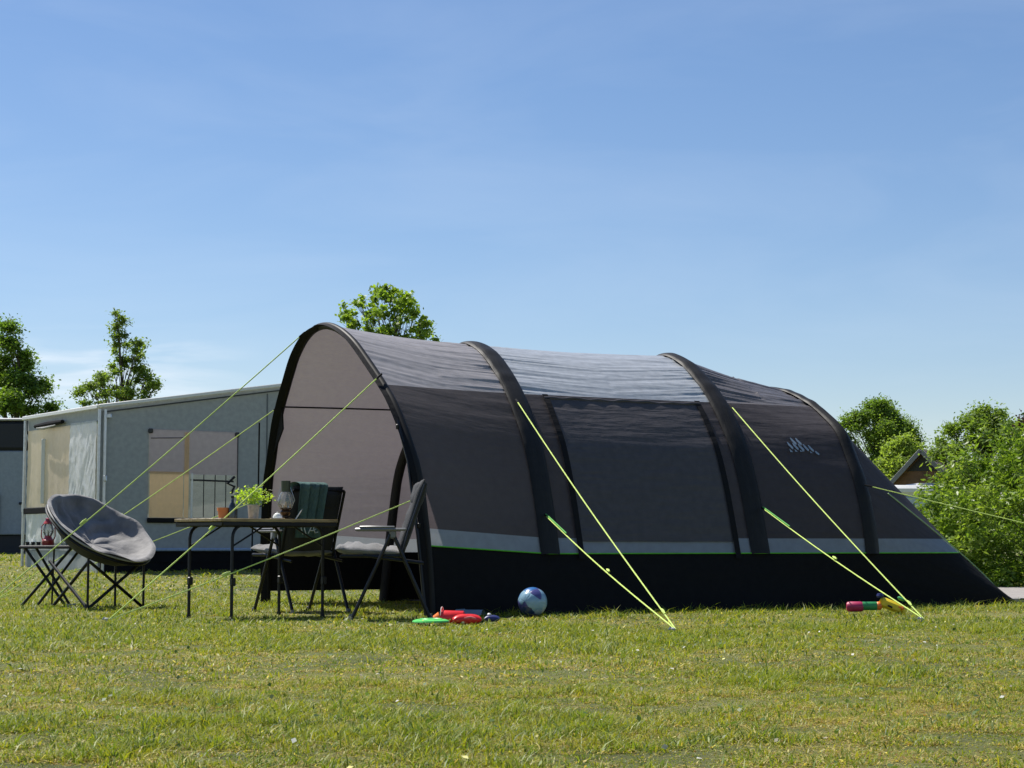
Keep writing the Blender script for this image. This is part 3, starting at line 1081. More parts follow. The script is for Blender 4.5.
# light blue rail along the hem, roof slab and gutters
mb = MB()
mb.tube([aw(0, 0, .445) - dF * .02, aw(RL, 0, .445) - dF * .02], .022, 8)
mb.build('hem_rail', mat('pale_blue_rail', (.30, .38, .50), .4), awn)
P = np.zeros((24, 24, 3)); UVc = np.zeros((24, 24, 2))
for i, a in enumerate(np.linspace(-.05, RL + .1, 24)):
    for j, b_ in enumerate(np.linspace(-.05, FL + .05, 24)):
        P[i, j] = aw(a, b_, 2.43 + .157 * max(a, -.05) + .012 * math.sin(b_ * 2.1) * (1 if 0 < j < 23 else 0)); UVc[i, j] = (a, b_)
ROOFW = fabric('roof_pvc', (.78, .78, .74), (.85, .85, .82), .5, rough=.4, bump=.1)
build_uv('roof', P, UVc, ROOFW, awn)
mb = MB()
a, b_ = aw(-.06, -.06, 2.40), aw(RL + .1, -.06, 2.40 + .157 * (RL + .1))
a.z += .01; b_.z += .01
d = (b_ - a)


def bar(mb, a, b, w, h, bevel=.008):
    d = b - a
    q = d.to_track_quat('X', 'Z').to_matrix()
    mb.box((a + b) / 2, (d.length, w, h), rot=q, bevel=bevel)


bar(mb, a, b_, .03, .050)
bar(mb, aw(-.06, -.04, 2.405), aw(-.06, FL + .06, 2.405), .03, .055)
mb.build('roof_trim', WHITEPVC, awn)
mb = MB()
bar(mb, aw(0.02, -.045, 2.335), aw(RL, -.045, 2.335 + .157 * RL), .012, .02)
mb.build('gutter_strip', mat('dark_strip', (.03, .035, .04), .5), awn)
for (a, b_, sx) in ((-.03, -.03, 0), (.045, -.05, 0), (-.04, FL, 0)):
    mb = MB()
    mb.tube([aw(a, b_, .1), aw(a, b_, 2.37)], .022, 10)
    mb.tube([aw(a, b_, 1.0), aw(a, b_, 1.12)], .028, 10)
    mb.build('post', ALU, awn)
mb = MB()
bar(mb, aw(.10, -.06, 2.31), aw(.10, -.06, 2.25), .06, .07); mb.build('clamp', ALU, awn)
mb = MB(); bar(mb, aw(.05, -.08, 1.46), aw(.05, -.08, 1.38), .06, .05)
mb.build('clamp', ALU, awn)
# weld seams in the side wall
for a in (2.55,):
    mb = MB(); bar(mb, aw(a, -.008, .5), aw(a, -.008, rz_top(a) - .1), .004, .02, .001)
    mb.build('seam', mat('awning_seam', (.11, .125, .135), .5), awn)


def on_right(px, py, off=0.0):
    """distance along the right wall and height for a photo pixel"""
    k = (px - 512) / F_PX
    a = (AX - k * AY) / (k * dR.y - dR.x)
    Yd = AY + a * dR.y
    return a, wp(px, py, Yd).z


def on_front(px, py):
    k = (px - 512) / F_PX
    b_ = (AX - k * AY) / (k * dF.y - dF.x)
    Yd = AY + b_ * dF.y
    return b_, wp(px, py, Yd).z


# side window with tan curtain left, mauve blind above, and dark interior right
INNERW = fabric('inner_wall_cloth', (.42, .44, .38), (.3, .3, .28), .2, rough=.7)
a0, zb = on_right(148.5, 521); a1, zt = on_right(237, 435)
am, zm = on_right(185, 477); ap, _ = on_right(190, 477)
mbw = []
for (u0, u1, z0, z1) in ((0, a0, .43, rz_top), (a1, RL, .43, rz_top), (a0, a1, .43, zb), (a0, a1, zt, rz_top)):
    wall_patch('side_panel', u0, u1, z0, z1, AWN, nu=12, nv=12)
wall_patch('inner_wall', -.0, RL, .3, 2.3, INNERW, off=-1.9, nu=10, nv=10)
TAN = fabric('tan_curtain', (.80, .58, .34), (.9, .66, .4), .55, rough=.7, bump=.3, uvscale=(14, .7))
MAUVE = fabric('mauve_blind', (.40, .35, .36), (.45, .40, .42), .35, rough=.6, bump=.1)
INNER = mat('inside_panel', (.26, .27, .22), .6, var=.3, scale=3)
wn = wall_patch('side_window', a0, a1, zm, zt, MAUVE, off=.012, nu=30, nv=10, wob=.002)
wall_patch('tan_curtain', a0 + .01, am - .03, zb + .01, zm + .03, TAN, off=.022, nu=40, nv=10, wob=.006, parent=awn)
wall_patch('tan_curtain', am - .02, am + .05, zb + .01, zt - .03, TAN, off=.026, nu=10, nv=10, wob=.006, parent=awn)
wall_patch('clear_pane', ap, a1 - .03, zb + .01, zm, GLASS, off=.02, nu=4, nv=4, parent=awn)
mb = MB()
bar(mb, aw(ap, -.026, zm - .08), aw(a1 - .06, -.026, zm - .09), .006, .025, .002)
for k in (.28, .52, .75):
    a_ = ap + (a1 - ap) * k
    bar(mb, aw(a_, -.024, zb + .02), aw(a_, -.024, zm), .004, .012, .001)
mb.tube([aw(a1 - .05, -.03, zm - .02), aw(a1 - .16, -.03, zm - .12), aw(a1 - .05, -.03, zm - .16), aw(a1 - .1, -.03, zm - .26)], .02, 6)
mb.build('chair_behind_pane', BLACKMETAL, wn)
mb = MB(); bar(mb, aw(ap + .02, -.03, zb), aw(ap + .02, -.03, zm + .02), .01, .03); mb.build('window_pillar', WHITEPVC, wn)  # white pillar at the left edge of the clear pane
mb = MB()
bar(mb, aw(a0 - .02, -.03, zb - .03), aw(a1 + .03, -.03, zb - .03), .02, .07)
mb.build('window_hem', BLACKCLOTH, awn)
CLIPR = mat('clip_rubber', (.03, .03, .035), .5)
for a_, z_ in ((a0 + .01, zt - .03), (a1 - .02, zt - .04)):
    MB().box(aw(a_, -.035, z_), (.07, .03, .07), bevel=.015).build('window_clip', CLIPR, awn)
mb = MB()
bar(mb, aw(a1, -.02, zb), aw(a1, -.02, zt - .06), .008, .014, .002)
mb.build('window_zip', CLIPR, awn); mb = MB()
bar(mb, aw(a0 + .02, -.02, zt - .13), aw(am - .03, -.02, zt - .11), .004, .012, .001)
mb.build('window_zip', CLIPR, awn)
# front window, pale wrinkled side, rolled blind above
b0, zt = on_front(70, 428); b1, zb = on_front(27, 514)
bp0, ztp = on_front(97, 424); _, zbp = on_front(97, 548)
for (u0, u1, z0, z1) in ((0, bp0, .43, 2.40), (bp0, FL, .43, zb - .45), (bp0, FL, zt, 2.40)):
    wall_patch('front_panel', u0, u1, z0, z1, AWN, right=False, nu=12, nv=12)
TANG = fabric('tan_film', (.66, .56, .42), (.85, .72, .52), .5, rough=.3, bump=.3, spec=.6, uvscale=(5, .8))
wall_patch('front_window', b0, b1 - .05, zb + .05, zt, TANG, right=False, off=.012, nu=30, nv=16, wob=.01, parent=awn)
wall_patch('pale_panel', bp0, b0 - .02, zb - .35, zt + .02, AWNL, right=False, off=.018, nu=70, nv=60, wob=.013, seed=9, parent=awn)
wall_patch('pale_panel', b1 - .05, FL - .03, zb, zt - .05, AWNL, right=False, off=.018, nu=30, nv=20, wob=.03, seed=11, parent=awn)
wall_patch('curtain_below', b0, FL - .04, zb - .48, zb - .02, AWNL, right=False, off=.02, nu=60, nv=8, wob=.03, seed=14, parent=awn)
mb = MB(); bar(mb, aw(-.035, b0 - .02, zb), aw(-.035, FL - .02, zb), .03, .09); mb.build('front_window_hem', BLACKCLOTH, awn)
mb = MB(); bar(mb, aw(-.035, (b0 + b1) / 2 + .1, zb + .1), aw(-.035, (b0 + b1) / 2 + .1, zt - .15), .02, .06); mb.build('window_bar', WHITEPVC, awn)
bb0, zz0 = on_front(65, 421); bb1, zz1 = on_front(38, 428)
mb = MB()
mb.tube([aw(-.05, bb0, zz0 - .05), aw(-.06, (bb0 + bb1) / 2, zz0 - .06), aw(-.05, bb1, zz1 - .02)], [.03, .045, .03], 8)
mb.build('rolled_blind', BLACKCLOTH, awn)
mb = MB()
mb.tube([aw(-.12, bb0 + .1, zz0 - .10), aw(-.12, (bb0 + bb1) / 2, zz0 - .12), aw(-.11, bb1 - .2, zz1 - .06)], [.010, .022, .010], 8)
mb.build('blind_edge', mat('blind_edge_grey', (.30, .30, .28), .6), awn)

# ------------------------------------------------------------------ trailer tent at far left
tr = thing('trailer_tent', 'dark topped blue grey trailer tent cut by the left edge of the photo', 'trailer tent', (-11.5, 34.5, 0))
DKROOF = mat('dark_navy_canvas', (.014, .016, .022), .6, bump=.2)
BGREY = mat('blue_grey_canvas', (.27, .31, .36), .6, var=.08, bump=.2, bscale=8)


def lb(x0, x1, y0, y1, z0, z1, bev=.02):
    return MB().box(((x0 + x1) / 2, (y0 + y1) / 2, (z0 + z1) / 2), (x1 - x0, y1 - y0, z1 - z0), bevel=bev)


zt = CAM_H + (545 - 421) / 52.7; zm = CAM_H + (545 - 451) / 52.7; zb = CAM_H + (545 - 535) / 52.7
lb(-3.2, 2.6, 0, 3, zm, zt, .06).build('roof', DKROOF, tr)
lb(-3.15, 2.55, .03, 2.95, zb, zm, .02).build('wall', BGREY, tr)
lb(-3.1, 2.5, .10, 2.9, .25, zb, .02).build('skirt', MUDCLOTH if False else DKROOF, tr)
lb(-3.2, 2.6, -.02, 3.02, zt, zt + .05, .02).build('roof_rail', WHITEPVC if False else mat('grey_rail', (.35, .37, .4), .5), tr)
mb = lb(1.25, 1.62, -.03, .02, zb + .1, zb + 1.1, .05); mb.build('window', mat('tan_window', (.5, .47, .38), .4), tr)
mb = lb(1.66, 1.80, -.05, .02, zb + .05, zb + .8, .04); mb.build('strap', DKROOF, tr)
for x_, z_ in ((2.35, zm - .3), (2.38, zm - .65), (2.2, zm - 1.0), (2.4, zm - 1.3)):
    MB().box((x_, 0.0, z_), (.05, .08, .05), bevel=.01).build('peg_loop', DKROOF, tr)


# ------------------------------------------------------------------ trees
BARK = mat('bark', (.075, .06, .045), .9, var=.3, bump=.8, bscale=25)
PURPLEL = None
LEAFM = leaf_mat('foliage', .6, .5)
LEAFG = leaf_mat('glossy_foliage', .42, .5, (1.3, 1.35, .55))


def tree(name, label, cat, x, y, h, clumps, n_leaf, size, palette, crown_r=.5, trunk_r=.12, m=LEAFM, aspect=.55, shell=.5, group=None, limbs=True, up=1.3, seed=1, droop=0.0, lead=True):
    """clumps: list of (dx, dy, z, rx, ry, rz) with z above tree foot"""
    rng = np.random.default_rng(seed)
    z0 = float(ground_z(x, y))
    t = thing(name, label, cat, (x, y, z0), 0, group)
    mb = MB()
    top_z = h * (.92 if lead else .6)
    bend = [(rng.normal(0, .02) * h * k, rng.normal(0, .02) * h * k) for k in np.linspace(0, 1, 7)]
    trunk = [Vector((bend[i][0], bend[i][1], top_z * i / 6)) for i in range(7)]
    mb.tube(trunk, [trunk_r * (1 - .85 * i / 6) * (1.3 if i == 0 else 1) for i in range(7)], 8)
    mb.build('trunk', BARK, t)
    if limbs:
        mb = MB()
        cl = clumps if len(clumps) < 90 else [clumps[i] for i in rng.choice(len(clumps), 90, replace=False)]
        for c in cl:
            ctr = Vector(c[:3])
            rad = math.hypot(c[0], c[1])
            zb_ = max(.12 * h, c[2] - rad * 1.0 - .12 * h)
            k = min(.98, zb_ / top_z)
            i = min(5, int(k * 6)); f = k * 6 - i
            a = trunk[i].lerp(trunk[i + 1], f)
            mid = a.lerp(ctr, .5) + Vector((0, 0, -.06 * rad))
            r0 = trunk_r * (.42 if len(clumps) < 40 else .28) * (1 - .6 * k)
            mb.tube([a, mid, ctr], [r0, r0 * .6, r0 * .22], 5)
            for q in range(3):
                e_ = ctr + Vector((rng.normal() * c[3], rng.normal() * c[4], rng.normal() * c[5])) * .6
                mb.tube([mid.lerp(ctr, .6), e_], [r0 * .35, r0 * .1], 4)
        mb.build('limb', BARK, t)
    vol = np.array([c[3] * c[4] * c[5] for c in clumps]) ** .66
    cnt = np.maximum(3, (n_leaf * vol / vol.sum()).astype(int))
    pts_ = []; cols = []
    pal = np.array(palette)
    for c, k in zip(clumps, cnt):
        d = rng.normal(size=(k, 3)); d /= np.linalg.norm(d, axis=1)[:, None]
        r = np.clip(np.abs(rng.normal(size=k)) * .62 + .12, 0, 1.7)
        pts_.append(np.array(c[:3]) + d * r[:, None] * np.array(c[3:6]))
        tone = pal[rng.integers(len(pal))]
        cc = pal[rng.integers(len(pal), size=k)] * .5 + tone * .5
        cols.append(cc * rng.uniform(.78, 1.25, (k, 1)))
    V, Fq, C = leaves(np.concatenate(pts_), size, np.concatenate(cols), aspect, up, rng, droop)
    mass('crown', V, Fq, C, m, t)
    return t


def ell_clumps(n, R3, c, r, seed, squash=.75, shell=.55, zmin=-1):
    rng = np.random.default_rng(seed)
    out_ = []
    while len(out_) < n:
        d = rng.normal(size=3); d /= np.linalg.norm(d)
        if d[2] < zmin: continue
        k = rng.uniform(shell, 1.0)
        rr_ = r * rng.uniform(.65, 1.3)
        out_.append((c[0] + d[0] * k * R3[0], c[1] + d[1] * k * R3[1], c[2] + d[2] * k * R3[2], rr_, rr_, rr_ * squash))
    return out_


def from_px(lst, Y, z0, px_m):
    """clump list from silhouettes in photo pixels (px, py, radius px, depth offset m)"""
    return lst


def silh(Y, x0, rows, n_per, r, seed, depth=.8):
    """clumps filling rows (py, pxl, pxr) of an outline at depth Y"""
    rng = np.random.default_rng(seed)
    z0 = float(ground_z(x0, Y)); out_ = []
    for (py, l, rr_) in rows:
        zc = wp(512, py, Y).z - z0
        xl, xr = wp(l, py, Y).x - x0, wp(rr_, py, Y).x - x0
        hw = (xr - xl) / 2
        for k in range(max(1, int(round(n_per * hw / r)))):
            a = rng.uniform(-1, 1)
            dd = rng.uniform(-1, 1) * math.sqrt(max(0, 1 - a * a)) * hw * depth
            q = r * rng.uniform(.6, 1.15)
            xx = (xl + xr) / 2 + a * max(0.0, hw - q * .6)
            out_.append((xx, dd, zc + rng.uniform(-.35, .35) * r, q, q, q * .7))
    return out_


GPAL = [(.17, .25, .05), (.21, .30, .055), (.14, .20, .06), (.26, .34, .08)]
DPAL = [(.12, .20, .035), (.15, .24, .04), (.19, .28, .05), (.11, .18, .055)]
LPAL = [(.26, .38, .04), (.33, .45, .06), (.20, .30, .05)]

# left dense tree
Yt = 50.0; x0 = wp(18, 400, Yt).x
rows = [(328, 6, 12), (338, 0, 18), (348, -8, 26), (358, -14, 34), (368, -22, 40), (378, -32, 46), (388, -40, 50), (398, -46, 54), (410, -50, 60), (424, -50, 62), (440, -50, 60), (455, -48, 58)]
tree('dense_tree', 'dense dark green tree at the left edge behind the trailer tent', 'tree', x0, Yt, 6.3, silh(Yt, x0, rows, 1.6, .34, 3), 42000, .09, DPAL + LPAL[:1], trunk_r=.16, seed=3, shell=.4)
# young oak, loose crown
Yt = 44.0; x0 = wp(119, 400, Yt).x
rows = [(313, 112, 120), (320, 110, 128), (328, 111, 126), (336, 112, 136), (344, 108, 146), (352, 94, 150), (360, 106, 140), (368, 100, 150), (376, 90, 154), (383, 74, 166), (390, 72, 154), (396, 70, 150), (404, 68, 154), (414, 80, 150), (426, 84, 146)]
tree('slender_tree', 'slender loose crowned young tree rising above the white awning roof', 'tree', x0, Yt, 6.2, silh(Yt, x0, rows, 1.5, .19, 6), 13500, .075, GPAL, trunk_r=.09, seed=5, shell=.2)
# broad-leaved tree behind the porch
Yt = 32.0; x0 = wp(392, 340, Yt).x
rows = [(286, 380, 392), (292, 372, 404), (297, 358, 416), (303, 348, 422), (310, 338, 424), (317, 342, 428), (325, 342, 434), (333, 346, 438), (342, 346, 446), (352, 356, 430), (362, 360, 426)]
tree('leafy_tree', 'bright broad leaved tree peeping over the porch roof of the tent', 'tree', x0, Yt, 4.9, silh(Yt, x0, rows, 2.1, .12, 12), 6800, .066, LPAL + GPAL[:2], trunk_r=.07, seed=8, shell=.2, m=LEAFG, aspect=.8)
tw_ = [(wp(442, 338, Yt).x - x0, 0, wp(442, 338, Yt).z - float(ground_z(x0, Yt)), .1, .1, .12)]
# oak right
Yt = 90.0; x0 = wp(880, 440, Yt).x
rows = [(403, 872, 890), (408, 858, 902), (414, 846, 906), (420, 840, 910), (427, 838, 914), (434, 840, 916), (441, 842, 924), (448, 846, 922), (456, 850, 916), (464, 850, 912), (473, 852, 908), (483, 852, 904), (495, 856, 900)]
tree('round_oak', 'round dense oak standing behind the rear end of the tent', 'tree', x0, Yt, 6.9, silh(Yt, x0, rows, 2.8, .5, 15), 60000, .125, DPAL + GPAL[:2], trunk_r=.3, seed=9, shell=.3)
Yt = 72.0; x0 = wp(905, 460, Yt).x
rows = [(444, 894, 912), (450, 884, 922), (457, 880, 924), (465, 876, 920), (474, 872, 918), (484, 868, 912), (494, 866, 910)]
tree('pale_shrub_tree', 'pale yellow green small tree just left of the gabled house', 'tree', x0, Yt, 4.0, silh(Yt, x0, rows, 1.8, .36, 16), 17000, .12, [(.28, .36, .08), (.33, .42, .11)], trunk_r=.12, seed=10, shell=.3)
Yt = 62.0; x0 = wp(985, 440, Yt).x
rows = [(410, 974, 990), (416, 968, 1010), (423, 950, 1020), (430, 944, 1040), (437, 938, 1050), (445, 934, 1056), (454, 932, 1060), (464, 934, 1060), (475, 936, 1060), (486, 940, 1060)]
tree('broad_tree', 'broad mid green tree rising behind the large bush', 'tree', x0, Yt, 5.0, silh(Yt, x0, rows, 2.0, .42, 17), 50000, .11, GPAL, trunk_r=.2, seed=11, shell=.3)
Yt = 40.0; x0 = wp(1030, 440, Yt).x
rows = [(416, 1020, 1040), (424, 1014, 1050), (432, 1010, 1056), (440, 1012, 1060), (450, 1014, 1060), (462, 1016, 1060)]
tree('copper_tree', 'dark purple leaved tree at the right edge above the bush', 'tree', x0, Yt, 3.2, silh(Yt, x0, rows, 2.0, .22, 18), 11000, .07, [(.035, .018, .025), (.05, .025, .03)], trunk_r=.1, seed=12, shell=.3)
# large bush on the right
Yt = 24.6; x0 = 7.6
rng = np.random.default_rng(21)
cl = []
outl = [(5.3, .35), (5.5, 1.1), (5.85, 1.42), (6.05, 1.7), (6.25, 1.95), (6.5, 2.1), (6.7, 2.05), (7.2, 2.2), (8, 2.35), (9, 2.3), (10.2, 2.1), (10.9, 1.2)]
for k in range(430):
    xx = rng.uniform(5.3, 10.8)
    hh = float(np.interp(xx, [a for a, _ in outl], [b for _, b in outl]))
    zz = rng.uniform(.0, 1) ** .9 * hh
    dd = rng.uniform(-1.15, 1.2)
    if abs(dd) > 1.25 * math.sqrt(max(0.05, 1 - (zz / (hh * 1.15)) ** 3)): continue
    q = rng.uniform(.16, .30)
    cl.append((xx - x0, dd, max(zz - q * .3, .12), q, q, q * .9))
for k in range(70):   # upright shoots breaking the outline
    xx = rng.uniform(5.3, 10.4)
    hh = float(np.interp(xx, [a for a, _ in outl], [b for _, b in outl]))
    cl.append((xx - x0, rng.uniform(-.6, .6), hh + rng.uniform(0, .14), .05, .05, .15))
tree('large_bush', 'large light green leafy bush filling the right edge beside the path', 'bush', x0, Yt, 2.1, cl, 80000, .08,
     [(.15, .24, .03), (.22, .32, .045), (.10, .17, .025), (.28, .37, .07)], trunk_r=.05, m=LEAFG, aspect=.34, seed=22, shell=.25, up=.3, lead=False, limbs=True, droop=.25)
# distant tree belt that closes the horizon
cl = []
rng = np.random.default_rng(33)
for k in range(520):
    xx = rng.uniform(-90, 110)
    cl.append((xx, rng.uniform(-3, 3), rng.uniform(.5, 1) * 2.3, 1.6, 1.4, 1.1))
VV = []; CC = []
for c in cl:
    k = 60
    d = rng.normal(size=(k, 3)); d /= np.linalg.norm(d, axis=1)[:, None]
    VV.append(np.array(c[:3]) + np.array([0, 170, .3]) + d * np.array(c[3:6])); CC.append(np.array(DPAL)[rng.integers(4, size=k)] * rng.uniform(.8, 1.3, (k, 1)))
V, Fq, C = leaves(np.concatenate(VV), .8, np.concatenate(CC), .7, .5, rng)
tag(mass('distant_wood', V, Fq, C, LEAFM), kind='stuff')

# ------------------------------------------------------------------ gabled house, camper roof
HY = 64.0
hz = float(ground_z(13, HY))
pk = wp(922, 449, HY); el = wp(889, 489, HY)
ho = thing('gabled_house', 'house with steep brown tiled roof and timber gable above the caravan', 'house', (pk.x, HY, hz))
ridge = pk.z - hz; hw = pk.x - el.x; eave = el.z - hz
TILE = mat('roof_tile', (.115, .075, .065), .8, var=.3, scale=14, bump=.6, bscale=10)
BRICKH = mat('gable_timber', (.17, .095, .06), .8, var=.25, scale=6, bump=.4)
DARKG = mat('dark_gable', (.025, .025, .028), .6)
BARGE = mat('barge_board', (.22, .22, .23), .6)
lenH = 5.5
ang = R(38)
ho.rotation_euler = (0, 0, 0)
ax = Vector((math.cos(ang), math.sin(ang), 0)); cx = Vector((-ax.y, ax.x, 0))
# gable plane runs along gx, ridge goes along gy
gxv = Vector((math.cos(R(-28)), math.sin(R(-28)), 0)); gyv = Vector((-gxv.y, gxv.x, 0))
hw2 = hw / gxv.x


def hp(a, b_, z):
    return gxv * a + gyv * b_ * 1.0 + Vector((0, 0, z))


mb = MB()
wz = eave - .2
# pentagon walls
prof = [(-hw2 * .86, 0), (hw2 * .86, 0), (hw2 * .86, eave + .15), (0, ridge - .14), (-hw2 * .86, eave + .15)]
A_ = [hp(a, .1, z) for a, z in prof]; B_ = [hp(a, lenH, z) for a, z in prof]
mb.add(A_ + B_, [(0, 1, 2, 3, 4), (9, 8, 7, 6, 5)] + [(i, i + 5, (i + 1) % 5 + 5, (i + 1) % 5) for i in range(5)])
mb.build('wall', BRICKH, ho, smooth=False)
mb = MB()
zc = eave + (ridge - eave) * .45; wd = hw2 * .42
mb.add([hp(-wd, .07, zc), hp(wd, .07, zc), hp(0, .07, ridge - .22), hp(-wd, .1, zc), hp(wd, .1, zc), hp(0, .1, ridge - .22)], [(0, 1, 2), (3, 5, 4), (0, 3, 4, 1), (1, 4, 5, 2), (2, 5, 3, 0)])
mb.build('gable_window', DARKG, ho, smooth=False)
for sg in (-1, 1):
    mb = MB()
    th = .09
    q = [hp(0, -.15, ridge), hp(sg * hw2 * 1.05, -.15, eave - .05), hp(sg * hw2 * 1.05, lenH + .2, eave - .05), hp(0, lenH + .2, ridge)]
    mb.add(q + [v + Vector((0, 0, -th)) for v in q], [(0, 1, 2, 3), (7, 6, 5, 4)] + [(i, i + 4, (i + 1) % 4 + 4, (i + 1) % 4) for i in range(4)])
    mb.build('roof', TILE, ho, smooth=False)
    mb = MB()
    bar(mb, hp(0, -.18, ridge - .06), hp(sg * hw2 * 1.05, -.18, eave - .12), .05, .16)
    mb.build('barge_board', BARGE, ho)
cv = wp(903, 486, 52.0)
cz = float(ground_z(11, 52))
ca = thing('white_caravan', 'white caravan roof showing between the tent rear and the bush', 'caravan', (cv.x, 52, cz))
H_ = cv.z - cz
MB().box((.0, 1.1, H_ - .12), (1.9, 2.2, .30), bevel=.10).build('roof', WHITEPVC, ca)
MB().box((.0, 1.1, (H_ - .27) / 2 + .2), (1.84, 2.14, H_ - .65), bevel=.12).build('body', mat('caravan_blue_white', (.42, .50, .55), .3), ca)
MB().box((.1, -.01, H_ - .85), (.9, .06, .45), bevel=.03).build('window', mat('caravan_window', (.03, .04, .05), .1), ca)
for x_ in (-.5, .5):
    mb = MB(); mb.lathe([(.0, -.09), (.26, -.09), (.30, -.06), (.30, .06), (.26, .09), (0, .09)], (x_, .2, .30), 20, rot=Matrix.Rotation(PI / 2, 3, 'X'))
    mb.build('wheel', BLACKMETAL, ca)
dv = wp(925, 486, 56.0)
vn = thing('dark_van', 'dark blue vehicle roof between the white caravan and the bush', 'van', (dv.x + .2, 56, float(ground_z(12, 56))))
MB().box((0, 1, (dv.z - .4) / 2 + .25), (1.1, 2, dv.z - .75), bevel=.15).build('body', mat('van_paint', (.03, .05, .08), .25, coat=.5), vn)
MB().box((0, -.02, dv.z - .95), (.8, .05, .35), bevel=.02).build('windscreen', mat('van_glass', (.02, .025, .03), .08), vn)
for x_ in (-.42, .42):
    mb = MB(); mb.lathe([(.0, -.09), (.24, -.09), (.28, -.06), (.28, .06), (.24, .09), (0, .09)], (x_, .25, .28), 20, rot=Matrix.Rotation(PI / 2, 3, 'Y'))
    mb.build('wheel', BLACKMETAL, vn)

# ------------------------------------------------------------------ camping table
al = R(44)
ta = Vector((math.cos(al), math.sin(al), 0)); tb = Vector((-ta.y, ta.x, 0))
tcx, tcy = -1.94, 13.89
tbl = thing('camping_table', 'folding camping table with wooden top and black bent tube legs under the porch', 'table', (tcx, tcy, 0), al)
WOOD, t, p = new_mat('table_wood')
no = t.nodes.new; ln = t.links.new
w = no('ShaderNodeTexNoise'); w.inputs['Scale'].default_value = 6; w.inputs['Detail'].default_value = 8
tcn = no('ShaderNodeTexCoord'); mpn = no('ShaderNodeMapping'); mpn.inputs['Scale'].default_value = (1, 12, 4)
ln(tcn.outputs['Object'], mpn.inputs[0]); ln(mpn.outputs[0], w.inputs[0])
cr = no('ShaderNodeValToRGB'); cr.color_ramp.elements[0].position = .3; cr.color_ramp.elements[1].position = .7
cr.color_ramp.elements[0].color = (.20, .13, .05, 1); cr.color_ramp.elements[1].color = (.42, .31, .14, 1)
ln(w.outputs[0], cr.inputs[0]); ln(cr.outputs[0], p.inputs['Base Color']); p.inputs['Roughness'].default_value = .5
mb = MB()
for k in range(6):
    mb.box((0, -.2525 + k * .101, .734), (1.085, .1005, .022), bevel=.002)
mb.build('tabletop', WOOD, tbl)
mb = MB()
for s in (-1, 1):
    mb.box((0, s * .297, .704), (1.06, .022, .034), bevel=.006)
    mb.box((s * .522, 0, .704), (.022, .61, .034), bevel=.006)
mb.build('table_frame', BLACKMETAL, tbl)
for sx in (-1, 1):
    for sy in (-1, 1):
        x_, y_ = sx * .42, sy * .275
        mb = MB()
        pts_ = [(x_ - sx * 0, y_, 0), (x_, y_, .60)] + [(x_ + sx * -.0 + (.10 * (1 - math.cos(q))) * (1 if sx < 0 else -1), y_ * (1 - .0), .60 + .10 * math.sin(q)) for q in np.linspace(.3, PI / 2, 5)]
        mb.tube(pts_, .0125, 10)
        mb.tube([(x_, y_, .0), (x_, y_, .03)], .017, 10)
        mb.box((x_, y_ - .012, .28), (.036, .036, .06), bevel=.006)
        mb.build('leg', BLACKMETAL, tbl)
        mb = MB()
        mb.tube([(x_, y_, .54), (x_ - sx * .30, y_, .70)], .007, 6)
        mb.build('brace', BLACKMETAL, tbl)
for sx in (-1, 1):
    MB().tube([(sx * .42, -.275, .695), (sx * .42, .275, .695)], .008, 6).build('crossbar', BLACKMETAL, tbl)
TT = .7445


def on_table(px, d=0.0):
    """point on the table centre line (offset d towards far side) seen at column px"""
    k = (px - 512) / F_PX
    bx, by = tcx + tb.x * d, tcy + tb.y * d
    a = (k * by - bx) / (ta.x - k * ta.y)
    return Vector((bx + ta.x * a, by + ta.y * a, TT))


def scale_at(v):
    return F_PX / v.y


# terracotta pot
v = on_table(224, .02)
TERRA = mat('terracotta', (.55, .20, .07), .8, bump=.3)
o = thing('clay_pot', 'small orange clay pot at the left end of the camping table', 'flower pot', v)
MB().lathe([(0, 0), (.034, 0), (.042, .062), (.047, .062), (.048, .085), (.042, .085), (.038, .05), (0, .05)], n=24).build('pot', TERRA, o)
MB().lathe([(0, .06), (.04, .062)], n=20).build('soil', mat('soil', (.03, .02, .015), .9), o)
# dark bottle
v = on_table(233, -.04)
o = thing('dark_bottle', 'slim dark bottle just right of the orange clay pot', 'bottle', v)
MB().lathe([(0, 0), (.030, 0), (.031, .08), (.026, .10), (.011, .125), (.011, .155), (.0, .155)], n=20).build('body', mat('dark_bottle_glass', (.012, .016, .02), .15, spec=.8), o)
MB().lathe([(0, .155), (.013, .155), (.013, .172), (0, .172)], n=16).build('cap', BLACKMETAL, o)
# plant in metal bucket
v = on_table(254, -.03)
o = thing('flower_bucket', 'small whitewashed metal bucket with bright green white flowering plant', 'potted plant', v)
BUCK = mat('whitewashed_metal', (.50, .46, .43), .45, metal=.35, var=.25, scale=40)
MB().lathe([(0, 0), (.034, 0), (.036, .006), (.045, .10), (.050, .104), (.048, .11), (.043, .10), (.03, .02), (0, .02)], n=28).build('bucket', BUCK, o)
MB().lathe([(0, .09), (.043, .09)], n=20).build('soil', mat('soil_dark', (.03, .02, .015), .9), o)
rng = np.random.default_rng(5)
mb = MB(); tips = []
for k in range(46):
    a = rng.uniform(0, 2 * PI); r = rng.uniform(.02, .14); z = .12 + rng.uniform(.02, .12) * (1.2 - r * 4)
    e_ = Vector((math.cos(a) * r, math.sin(a) * r, z)); tips.append(e_)
    mb.tube([Vector((math.cos(a) * .02, math.sin(a) * .02, .09)), Vector((e_.x * .5, e_.y * .5, z * .85)), e_], [.0016, .0013, .001], 4)
mb.build('stem', mat('stem_green', (.2, .35, .05), .5), o)
pts_ = np.array([np.array(tips[k % 46]) * np.array([1, 1, 1]) + rng.normal(0, .018, 3) for k in range(560)])
